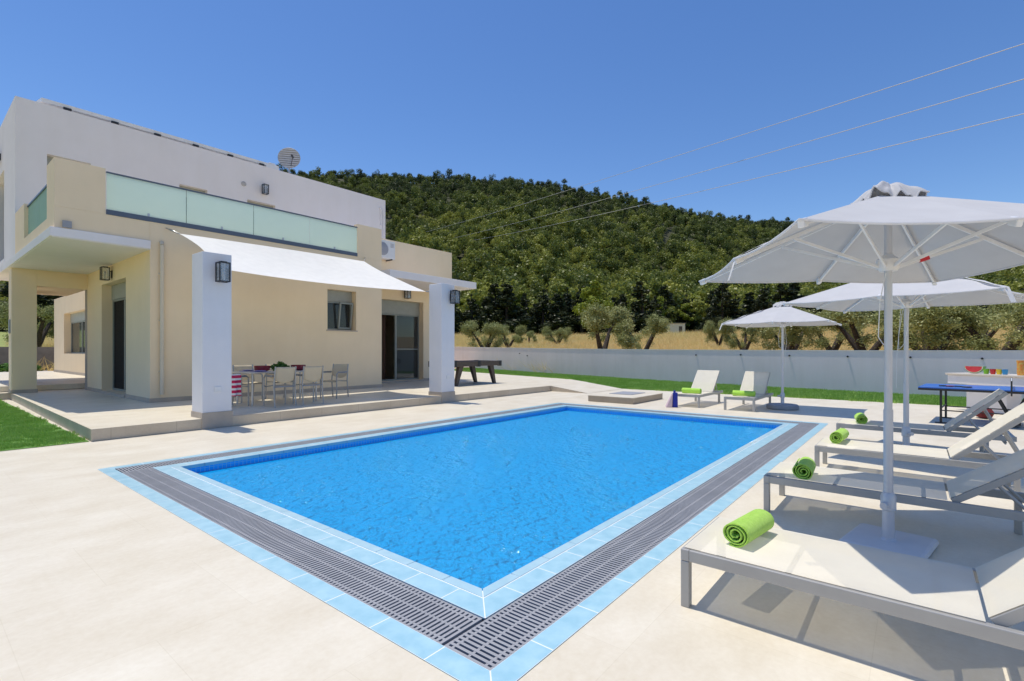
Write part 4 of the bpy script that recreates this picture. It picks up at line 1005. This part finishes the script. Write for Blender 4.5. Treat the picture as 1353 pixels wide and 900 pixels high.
# navy bag by the far lounger
t = thing('swim_bag', 'upright navy bag with a pale pink flap at the far pool edge', 'bag', (10.05,2.72,0), R(-51))
mb = MB(); mb.add([(-0.06,-0.06,0.0),(0.07,-0.06,0.0),(0.07,0.06,0.0),(-0.06,0.06,0.0),(-0.035,-0.05,0.36),(0.065,-0.05,0.37),(0.065,0.05,0.37),(-0.035,0.05,0.36)],[(3,2,1,0),(4,5,6,7),(0,1,5,4),(1,2,6,5),(2,3,7,6),(3,0,4,7)]); mb.tube([(0.0,0,0.36),(0.0,0,0.42)],0.03,8); mb.build('body','navy',t,bevel=0.025)
mb = MB(); mb.add([(-0.22,-0.04,0.0),(-0.07,-0.05,0.0),(-0.07,0.05,0.0),(-0.22,0.04,0.03),(-0.065,-0.04,0.33),(-0.05,-0.04,0.34),(-0.05,0.04,0.34),(-0.065,0.04,0.33)],[(3,2,1,0),(4,5,6,7),(0,1,5,4),(1,2,6,5),(2,3,7,6),(3,0,4,7)]); mb.build('flap','pink',t,bevel=0.008)

# technical hatch beside the pool
t = thing('pump_hatch', 'low square tiled plinth with a grey hatch lid beyond the pool', 'plinth', (10.0,3.8,0))
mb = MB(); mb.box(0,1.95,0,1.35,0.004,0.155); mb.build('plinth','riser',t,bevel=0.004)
mb = MB(); mb.box(-0.01,1.96,-0.01,1.36,0.157,0.172); mb.build('cap','deck',t)
mb = MB(); mb.box(0.75,1.65,0.4,1.1,0.174,0.186); mb.build('lid','mid_grey',t,bevel=0.003)

# ------------------------------------------------------------------ dining set
def chair(label, loc, rz, ref=[None]):
    if ref[0] is not None: return place(copy_tree(ref[0]), loc, rz, label)
    t = thing('dining_chair', label, 'chair', loc, rz, 'steel and cream chairs around the dining table')   # faces +y
    W = 0.24; r = 0.016
    for s in (-1,1):
        mb = MB(); mb.tube([(s*W,0.22,0.0),(s*W,0.22,0.62),(s*W,0.17,0.655),(s*W,-0.2,0.655)],r,8); mb.build('front_leg','steel_dull',t,smooth=True)
        mb = MB(); mb.tube([(s*W*0.98,-0.27,0.0),(s*W*0.98,-0.22,0.45),(s*W*0.94,-0.28,0.87)],r,8); mb.build('rear_leg','steel_dull',t,smooth=True)
        mb = MB(); mb.box(s*W-0.022,s*W+0.022,-0.2,0.16,0.668,0.686); mb.build('armrest','steel_dull',t,bevel=0.006)
    mb = MB(); mb.tube([(-W,-0.23,0.43),(W,-0.23,0.43)],r*0.9,8); mb.tube([(-W,0.2,0.43),(W,0.2,0.43)],r*0.9,8); split(mb, 'seat_rail', 'steel_dull', t,smooth=True)
    mb = MB(); mb.grid(lambda u,v: (-W+0.01+(2*W-0.02)*u, -0.23+0.46*v, 0.452-0.018*math.sin(math.pi*u)), 8, 8); o = mb.build('seat','chair_sling',t,smooth=True,angle=180); o.modifiers.new('thick','SOLIDIFY').thickness = 0.012
    mb = MB(); mb.grid(lambda u,v: (-W+0.005+(2*W-0.01)*u, -0.222-0.062*v-0.03*math.sin(math.pi*u), 0.50+0.36*v+0.09*(1-v)*(2*u-1)**2), 8, 8); o = mb.build('backrest','chair_sling',t,smooth=True,angle=180); o.modifiers.new('thick','SOLIDIFY').thickness = 0.01
    ref[0] = t; return t
chair('chair with its back to the pool, left one of the near pair', (3.21,9.0,TZ), 0)
chair('chair with its back to the pool, right one of the near pair', (3.86,8.98,TZ), R(-3))
chair('chair at the head of the table beneath the kitchen window side', (5.0,9.75,TZ), R(112))
chair('chair at the pillar end of the table with the striped towel', (2.46,9.62,TZ), R(-72))
chair('far side chair against the cream wall, nearer the pillar', (3.2,10.55,TZ), R(180))
chair('far side chair against the cream wall, nearer the window', (3.98,10.55,TZ), R(180))
t = thing('dining_table', 'long terrace dining table set with purple place mats', 'table', (3.55,9.78,TZ))
mb = MB(); mb.box(-0.85,0.85,-0.46,0.46,0.715,0.74); mb.build('table_top','counter_top',t,bevel=0.006)
for x in (-0.75,0.75):
    for y in (-0.38,0.38):
        mb = MB(); mb.tube([(x,y,0),(x,y,0.714)],0.022,10); mb.build('leg','steel',t,smooth=True)
zt = TZ+0.742
k = 0
for x, y, lab in ((2.98,9.45,'near left corner'),(3.62,9.45,'middle of the pool side'),(4.18,9.5,'near right corner'),(3.0,10.08,'wall side left'),(4.1,10.08,'wall side right')):
    t = thing('place_setting', 'purple place mat with plate, %s of the dining table' % lab, 'place setting', (x,y,zt), 0, 'place settings on the dining table')
    mb = MB(); mb.lathe([(0.19,0),(0.19,0.006)],(0,0,0),24,1.0,0.8); mb.build('place_mat','lavender',t)
    mb = MB(); mb.lathe([(0.07,0.008),(0.13,0.024),(0.128,0.03),(0.07,0.016)],(0,0,0),24); mb.build('plate','lavender',t,smooth=True)
for x, y, lab in ((3.15,9.7,'wide dark red bowl at the pillar end of the dining table'),(4.02,9.72,'tall dark red bowl at the window end of the dining table')):
    mb = MB(); mb.lathe([(0.09,0),(0.16,0.03),(0.17,0.13),(0.155,0.13),(0.10,0.03)],(0,0,0),20); o = mb.build('serving_bowl','bowl_red',smooth=True); o.location=(x,y,zt); tag(o,lab,'bowl','dark red bowls on the dining table')
t = thing('fruit_bowl', 'green fruit and leaves heaped in the middle of the dining table', 'fruit bowl', (3.6,9.8,zt))
mb = MB(); mb.lathe([(0.08,0),(0.17,0.05),(0.16,0.05),(0.07,0.01)],(0,0,0),20); mb.build('dish','counter',t,smooth=True)
v,q,va = leaves(np.random.default_rng(6),[(0,0,0.09,0.2,0.15,0.07),(0.02,0,0.16,0.07,0.07,0.05)],420,0.07); o = bpy.data.objects.new('foliage', raw_mesh('foliage',v,q,va,M['bush'])); COL.objects.link(o); o.parent = t
mb = MB()
def tw(u, v):
    x = -0.14+0.28*u; z = 0.02-0.46*v
    y = 0.035*math.sin(u*9+v*1.5)*v + (0.0 if v > 0.06 else 0.03*(1-v/0.06))
    return (x*(1-0.12*v), y, z)
mb.grid(tw, 24, 24); o = mb.build('striped_towel','stripes',smooth=True,angle=180); o.location=(2.42,9.32,TZ+0.69); o.rotation_euler=(0,0,R(18)); tag(o,'red and white striped towel hanging from the chair by the pillar','towel')
o.modifiers.new('thick','SOLIDIFY').thickness = 0.008

# ------------------------------------------------------------------ pool table
t = thing('pool_table', 'dark wooden pool table on splayed legs behind the right pillar', 'pool table', (9.78,10.2,TZ), R(2))
L, Wd, h = 2.55, 1.25, 0.84
mb = MB(); mb.box(0.06,L-0.06,0.06,Wd-0.06,h-0.16,h-0.03); mb.build('bed','wood_dark',t)
mb = MB()
for y0,y1 in ((0,0.13),(Wd-0.13,Wd)):
    mb.box(0.1,L/2-0.07,y0,y1,h-0.17,h+0.005); mb.box(L/2+0.07,L-0.1,y0,y1,h-0.17,h+0.005)
for x0,x1 in ((0,0.13),(L-0.13,L)): mb.box(x0,x1,0.1,Wd-0.1,h-0.17,h+0.005)
split(mb, 'side_rail', 'wood_dark', t,bevel=0.01)
mb = MB(); mb.quad((0.13,0.13,h-0.026),(L-0.13,0.13,h-0.026),(L-0.13,Wd-0.13,h-0.026),(0.13,Wd-0.13,h-0.026)); mb.build('felt','felt',t)
for x in (0.05,L/2,L-0.05):
    for y in (0.05,Wd-0.05):
        mb = MB(); mb.box(x-0.07,x+0.07,y-0.06,y+0.06,h-0.19,h+0.012); split(mb, 'pocket', 'black', t,bevel=0.01)
for x,dx in ((0.45,-0.22),(L-0.45,0.22)):
    for y in (0.16,Wd-0.16):
        mb = MB(); mb.add([(x-0.11,y-0.07,h-0.16),(x+0.11,y-0.07,h-0.16),(x+0.11,y+0.07,h-0.16),(x-0.11,y+0.07,h-0.16),(x+dx-0.055,y-0.05,0),(x+dx+0.055,y-0.05,0),(x+dx+0.055,y+0.05,0),(x+dx-0.055,y+0.05,0)],[(0,1,2,3),(7,6,5,4),(4,5,1,0),(5,6,2,1),(6,7,3,2),(7,4,0,3)]); mb.build('leg','wood_dark',t)

# ------------------------------------------------------------------ garden wall with small spouts
t = thing('garden_wall', 'long low white garden wall behind the lawn strip', 'wall', (float(WA[0]),float(WA[1]),0))
mb = MB(); dv = WB-WA; nrm = np.array([dv[1],-dv[0]])/np.hypot(*dv); K = 30
def wz(s): p = wall_pt(s); return field_z(*p)
ss = np.linspace(-0.5,1.15,K+1); ring = []
for s in ss:
    p = wall_pt(s)-WA; q = p+nrm*0.22; z = wz(s)
    mb.v += [(p[0],p[1],z-0.3),(p[0],p[1],z+1.39),(q[0],q[1],z+1.39),(q[0],q[1],z-0.3)]
for i in range(K):
    a, b = 4*i, 4*i+4
    for j in range(4): mb.f.append((a+j, a+(j+1)%4, b+(j+1)%4, b+j))
mb.f += [(0,3,2,1),(4*K,4*K+1,4*K+2,4*K+3)]
mb.build('wall_body','garden_wall',t)
mb = MB()
for i in range(K):
    a, b = wall_pt(ss[i])-WA, wall_pt(ss[i+1])-WA; za, zb = wz(ss[i])+1.391, wz(ss[i+1])+1.391
    o0, o1 = nrm*-0.015, nrm*0.235
    mb.add([(*(a+o0),za),(*(a+o1),za),(*(b+o1),zb),(*(b+o0),zb),(*(a+o0),za+0.025),(*(a+o1),za+0.025),(*(b+o1),zb+0.025),(*(b+o0),zb+0.025)],[(0,1,2,3),(7,6,5,4),(0,4,5,1),(1,5,6,2),(2,6,7,3),(3,7,4,0)])
mb.build('coping','pillar',t)
for i,(x,y,z) in enumerate([(20.8,16.03,1.26),(20.7,15.4,1.13),(19.1,5.26,1.23),(18.81,3.42,1.25),(18.54,1.67,1.23),(18.25,-0.14,1.21),(17.99,-1.81,1.2),(17.73,-3.44,1.18)]):
    mb = MB(); d = -nrm; p = np.array([x,y])-WA
    mb.tube([(p[0],p[1],z),(p[0]+d[0]*0.035,p[1]+d[1]*0.025,z)],0.03,10); mb.tube([(p[0]+d[0]*0.03,p[1]+d[1]*0.03,z),(p[0]+d[0]*0.065,p[1]+d[1]*0.065,z-0.012)],0.012,8); mb.build('wall_spout','black',t,smooth=True)

# ------------------------------------------------------------------ trees
def tree_obj(name, label, cat, loc, trunk_mb, lv, m_leaf, group, sc=1.0, rz=0.0):
    t = thing(name, label, cat, loc, rz, group); t.scale = (sc,sc,sc)
    trunk_mb.build('trunk','bark',t,smooth=True)
    o = bpy.data.objects.new('crown', raw_mesh('crown',*lv,M[m_leaf])); COL.objects.link(o); o.parent = t
    return t
def olive_parts(seed, H=4.6, Wd=5.2, n=9000, forks=3, skirt=12):
    rng = np.random.default_rng(seed); mb = MB(); blobs = []
    base = Vector((0,0,-0.2)); f0 = Vector((rng.normal(0,0.1),rng.normal(0,0.1),0.55))
    mb.tube([base, f0*0.5, f0],[0.42,0.34,0.33],9)
    for k in range(forks):
        a = 2*math.pi*k/forks + rng.uniform(-0.4,0.4); r1 = Wd*0.20; 
        p1 = f0 + Vector((math.cos(a)*r1*0.6, math.sin(a)*r1*0.6, H*0.22)); p2 = f0 + Vector((math.cos(a)*r1*1.3, math.sin(a)*r1*1.3, H*0.48))
        mb.tube([f0-Vector((0,0,0.1)), p1, p2],[0.26,0.19,0.12],8)
        for j in range(3):
            b = a + rng.uniform(-0.9,0.9); p3 = p2 + Vector((math.cos(b)*Wd*0.14, math.sin(b)*Wd*0.14, H*rng.uniform(0.05,0.24)))
            mb.tube([p2-Vector((0,0,0.05)), p2.lerp(p3,0.5)+Vector((0,0,0.1)), p3],[0.10,0.07,0.03],6)
            for _ in range(4):
                r = rng.uniform(0.08,0.15)*Wd; blobs.append((p3.x+rng.normal(0,0.35), p3.y+rng.normal(0,0.35), p3.z+rng.normal(0,0.3)+0.1, r, r, r*rng.uniform(0.6,0.95)))
    # drooping skirt
    for _ in range(skirt):
        a = rng.random()*6.28; r = Wd*rng.uniform(0.28,0.44); q = rng.uniform(0.07,0.125)*Wd; blobs.append((math.cos(a)*r, math.sin(a)*r, H*rng.uniform(0.30,0.64), q, q, q*1.0))
    return mb, leaves(rng, blobs, n, 0.15, 0.42, 0.25, 0.3, 0.8, 0.30)
OL = [olive_parts(s, n=20000, forks=f, skirt=k) for s, f, k in ((11,3,15),(23,2,7),(37,3,16),(51,4,20))]
def olive(px, dep, pixy_h, k, label, wid=1.0, rz=None, forkrz=0):
    lat = (px-676.5)/660*dep; x, y = c2w(lat, dep); z = field_z(x, y)
    mb, lv = OL[k]; sc = pixy_h/4.6
    t = tree_obj('olive_tree', label, 'olive tree', (x,y,z), mb, lv, 'olive', 'olive trees beyond the garden wall', sc, rz if rz is not None else px*0.37)
    t.scale = (sc*wid, sc*wid, sc); return t
olive(640, 52, 3.9, 0, 'grey green olive tree just past the pillar, above the pool table')
olive(672, 66, 3.6, 2, 'olive tree half hidden behind the one above the pool table')
olive(699, 84, 2.6, 1, 'smallest olive tree, standing by the pale road')
olive(736, 80, 3.3, 3, 'low wide olive tree along the pale road', 1.15)
olive(796, 38, 4.5, 1, 'large olive tree with a forked dark trunk, beyond the wall', 1.05, R(20))
olive(849, 44, 4.0, 2, 'olive tree right of the large forked one')
olive(950, 66, 4.0, 3, 'rounded olive tree between the shed and the far parasol', 0.8)
olive(985, 46, 3.9, 0, 'olive tree with dark trunk behind the left of the far parasol', 0.85)
olive(1046, 38, 4.0, 3, 'olive tree directly behind the far parasol pole', 1.1)
olive(1098, 42, 4.3, 0, 'olive tree seen past the right tip of the far parasol', 1.1)
olive(1146, 32, 4.2, 2, 'leaning olive tree left of the near parasol pole', 1.15)
olive(1232, 27, 3.9, 3, 'spreading olive tree right of the near parasol pole', 1.2)
olive(1318, 26, 4.2, 0, 'big olive tree behind the bar counter', 1.2)
olive(1420, 27, 4.4, 2, 'olive tree at the far right edge beyond the wall', 1.2)
olive(1290, 44, 4.4, 2, 'olive tree further back behind the bar counter', 1.2)
olive(48, 46, 4.6, 2, 'olive tree glimpsed through the villa passage', 1.1)

def conifer_parts(seed, H, Wd, n, kind):
    rng = np.random.default_rng(seed); mb = MB(); mb.tube([(0,0,-0.5),(0.1,0,H*0.5),(0,0.05,H*0.92)],[0.28,0.17,0.04],7); blobs = []
    if kind == 'cone':
        for i in range(34):
            f = rng.uniform(0.08,0.97); r = Wd/2*(1-f)**0.75*rng.uniform(0.5,1.05); a = rng.random()*6.28; q = Wd*0.15*(1.15-f)
            blobs.append((math.cos(a)*r, math.sin(a)*r, f*H, q+0.18, q+0.18, q*1.5+0.15))
    else:
        for i in range(26):
            f = rng.uniform(0.22,0.93); r = Wd/2*math.sin(math.pi*min(1,f**0.8))*rng.uniform(0.2,0.9); a = rng.random()*6.28; q = Wd*rng.uniform(0.10,0.18)
            blobs.append((math.cos(a)*r, math.sin(a)*r, f*H, q, q, q*0.75))
    return mb, leaves(rng, blobs, n, 0.46, 0.6, 0.55, 0.3, 1.3)
CF = {'cone': [conifer_parts(s, 13, 5.0, 4200, 'cone') for s in (1,2,3)], 'round': [conifer_parts(s, 11, 7.5, 4800, 'round') for s in (4,5,6)]}
rng = np.random.default_rng(12); protos = {}
def conifer(px, dep, hh, kind, k, m, name, label, cat, group, wid=1.0):
    lat = (px-676.5)/660*dep; x, y = c2w(lat, dep); z = hills_at(lat, dep); key = (kind,k,m)
    if key not in protos:
        mb, lv = CF[kind][k]; protos[key] = tree_obj(name, label, cat, (x,y,z), mb, lv, m, group); t = protos[key]
    else: t = copy_tree(protos[key])
    s = hh/(13 if kind=='cone' else 11); t.name = name; place(t, (x,y,z), rng.random()*6.28, label, (s*wid,s*wid,s)); t['group'] = group; t['category'] = cat
    return t
for px in np.arange(560, 1560, 19):
    p = px + rng.uniform(-7,7); dep = rng.uniform(136,150)
    if 868 < p < 915: dep = rng.uniform(150,156)
    conifer(p, dep, rng.uniform(10.5,15.5), 'cone', int(rng.integers(0,3)), 'conifer', 'cypress_tree', 'dark cypress tree in the row at the foot of the wooded hill', 'cypress tree', 'dark cypresses at the foot of the hill', rng.uniform(1.4,2.3))
for px in np.arange(555, 1560, 31):
    p = px + rng.uniform(-10,10); conifer(p, rng.uniform(150,162), rng.uniform(9,13), 'round', int(rng.integers(0,3)), 'pine', 'pine_tree', 'broad green pine at the foot of the wooded hill, behind the cypress row', 'pine tree', 'broad pines behind the cypress row', rng.uniform(0.9,1.3))
conifer(784, 128, 14.5, 'round', 1, 'pine', 'pine_tree', 'bright yellow green round pine above the large forked olive tree', 'pine tree', 'bright pine in front of the cypress row', 1.0)
conifer(30, 90, 13, 'cone', 0, 'conifer', 'cypress_tree', 'dark tree glimpsed through the villa passage, left of the opening', 'cypress tree', 'dark trees behind the villa', 2.0)
conifer(60, 96, 14, 'cone', 1, 'conifer', 'cypress_tree', 'dark tree glimpsed through the middle of the villa passage', 'cypress tree', 'dark trees behind the villa', 2.0)
conifer(84, 92, 13, 'cone', 2, 'conifer', 'cypress_tree', 'dark tree glimpsed at the right of the villa passage', 'cypress tree', 'dark trees behind the villa', 2.0)

# hill forest (one mass of uncountable pines)
def hill_pine(seed, H, Wd, kind):
    rng = np.random.default_rng(seed); blobs = []
    for i in range(9):
        f = rng.uniform(0.30,0.9); r = Wd/2*rng.uniform(0.1,0.75)*(1.15-f*0.7); a = rng.random()*6.28; q = Wd*rng.uniform(0.13,0.24)
        blobs.append((math.cos(a)*r, math.sin(a)*r, f*H, q, q, q*(0.7 if kind else 1.0)))
    v,q,va = leaves(rng, blobs, 620, 0.66, 0.7, 0.62, 0.35, 1.6)
    tv = np.array([(-.12,0,-1),(.12,0,-1),(.06,0,H*.7),(-.06,0,H*.7),(0,-.12,-1),(0,.12,-1),(0,.06,H*.7),(0,-.06,H*.7)]); n0=len(v)
    v = np.vstack([v,tv]); q = np.vstack([q,[[n0,n0+1,n0+2,n0+3],[n0+4,n0+5,n0+6,n0+7]]]); va = np.r_[va,0,0]
    return bpy.data.objects.new('hill_pine', raw_mesh('hill_pine',v,q,va,M['forest']))
pts, scs = [], []
rng = np.random.default_rng(21)
while len(pts) < 19000:
    px = rng.uniform(-120,1520); dep = 152 + (760-152)*rng.random()**1.05
    if dep > ridge_r(px)+28: continue
    lat = (px-676.5)/660*dep
    x, y = c2w(lat, dep); z = hills_at(lat, dep); s = rng.uniform(0.5,1.15)*(1+0.5*(rng.random()<0.12))
    pts.append((x,y,z-0.4)); scs.append(s)
scatter('hill_forest', pts, scs, [hill_pine(30+i, 8.5+1.2*(i%3), 7.2+0.8*(i%4), i%2) for i in range(8)], 'dense pine forest covering the hillside', 4, 0.05)

# dry field grass and low green growth
pts, scs = [], []
rng = np.random.default_rng(8)
while len(pts) < 16000:
    dep = rng.uniform(26,125); px = rng.uniform(560,1520) if rng.random() < 0.94 else rng.uniform(20,120); lat = (px-676.5)/660*dep
    x, y = c2w(lat, dep)
    if px > 500 and x < far_side(y)+0.4: continue
    if px < 200 and y < 34: continue
    pts.append((x,y,field_z(x,y)-0.02 if dep>42 else field_z(x,y)-0.1)); scs.append(rng.uniform(0.6,1.5)*(1+dep/120))
scatter('dry_grass', pts, scs, [tuft(60+i, 40, 0.34, 0.42, 0.028, M['dry'], 0.95) for i in range(4)], 'straw coloured dry grass on the field', 5)

# road, shed, rear wall and garden behind the villa
mb = MB()
for i in range(41):
    px = 560+ 25*i; dep = 112 + 6*math.sin(i*0.3); 
    for dd in (0, 5.0):
        lat = (px-676.5)/660*(dep+dd); x,y = c2w(lat,dep+dd); mb.v.append((x,y,hills_at(lat,dep+dd)+0.12))
for i in range(40): mb.f.append((2*i,2*i+2,2*i+3,2*i+1))
struct(mb.build('dirt_road','road'))
x,y = c2w((892-676.5)/660*128, 128)
t = thing('shed', 'small pale flat roofed shed under the dark trees across the field', 'shed', (x,y,field_z(x,y)-0.2), R(-48))
mb = MB(); wall_boxes(mb, 0, -2.0, 2.0, -1.5, -1.3, 0, 2.9, [(0.4,1.3,0.2,2.2)]); mb.box(-2.0,2.0,1.3,1.5,0,2.9); mb.box(-2.0,-1.8,-1.3,1.3,0,2.9); mb.box(1.8,2.0,-1.3,1.3,0,2.9); mb.build('wall','pipe',t)
mb = MB(); mb.box(-2.2,2.2,-1.7,1.7,2.9,3.05); mb.build('roof','concrete',t)
mb = MB(); mb.box(0.42,1.28,-1.42,-1.38,0.2,2.18); mb.build('door','wood_dark',t)
mb = MB(); mb.box(-3,3.8,36.0,36.3,0.0,1.62); tag(mb.build('concrete_wall','concrete'),'bare grey concrete wall seen through the villa passage','wall')
rng = np.random.default_rng(17)
for i in range(6):
    bl = [(rng.normal(0,0.25),rng.normal(0,0.2),0.25+rng.normal(0,0.06),0.3,0.3,0.22) for _ in range(4)]
    v,q,va = leaves(rng, bl, 420, 0.2, 0.6, 0.2, 0.5)
    t = thing('garden_plant', 'leafy low plant among the stones behind the passage, %s' % ['against the concrete wall','nearest the paving','middle of the bed','beside the white pot stones','under the rear window','at the bed\'s left end'][i], 'plant', (0.4+0.45*i, 33.9+0.35*(i%3), 0.22), 0, 'plants in the bed behind the villa')
    o = bpy.data.objects.new('foliage', raw_mesh('foliage',v,q,va,M['bush'])); COL.objects.link(o); o.parent = t
    mb = MB(); mb.tube([(0,0,-0.1),(0.02,0,0.3)],0.02,6); mb.build('stem','bark',t)
mb = MB()
for _ in range(160):
    x,y = rng.uniform(-2,3.4), rng.uniform(33.05,35.9); s = rng.uniform(0.05,0.16)
    mb.lathe([(s*0.6,-0.02),(s,s*0.35),(s*0.5,s*0.75)],(x,y,0.24),6,1,rng.uniform(0.6,1))
o = mb.build('garden_stones','stone'); o['kind']='stuff'; o['label']='pale stones of the planting bed behind the villa'

# power lines
def dirpt(px, py, dep):
    lat = (px-676.5)/660*dep; x,y = c2w(lat,dep); return Vector((x,y,CAMZ+(463.8-py)/660*dep))
for i,(near, far, sag, lab) in enumerate(((dirpt(1420,36,46),dirpt(515,318,330),1.6,'topmost'),(dirpt(1420,85,45),dirpt(548,324,330),1.9,'middle'),(dirpt(1420,134,44),dirpt(565,325,330),2.2,'lowest'))):
    mb = MB(); N=60; P_=[]
    for k in range(N+1):
        u = (k/N)**1.6; p = near.lerp(far,u); p.z -= sag*4*u*(1-u); P_.append(p)
    mb.tube(P_, 0.04, 6)
    o = mb.build('power_line','wire',smooth=True); tag(o,'%s of the three overhead wires crossing the sky' % lab,'power line','overhead wires')
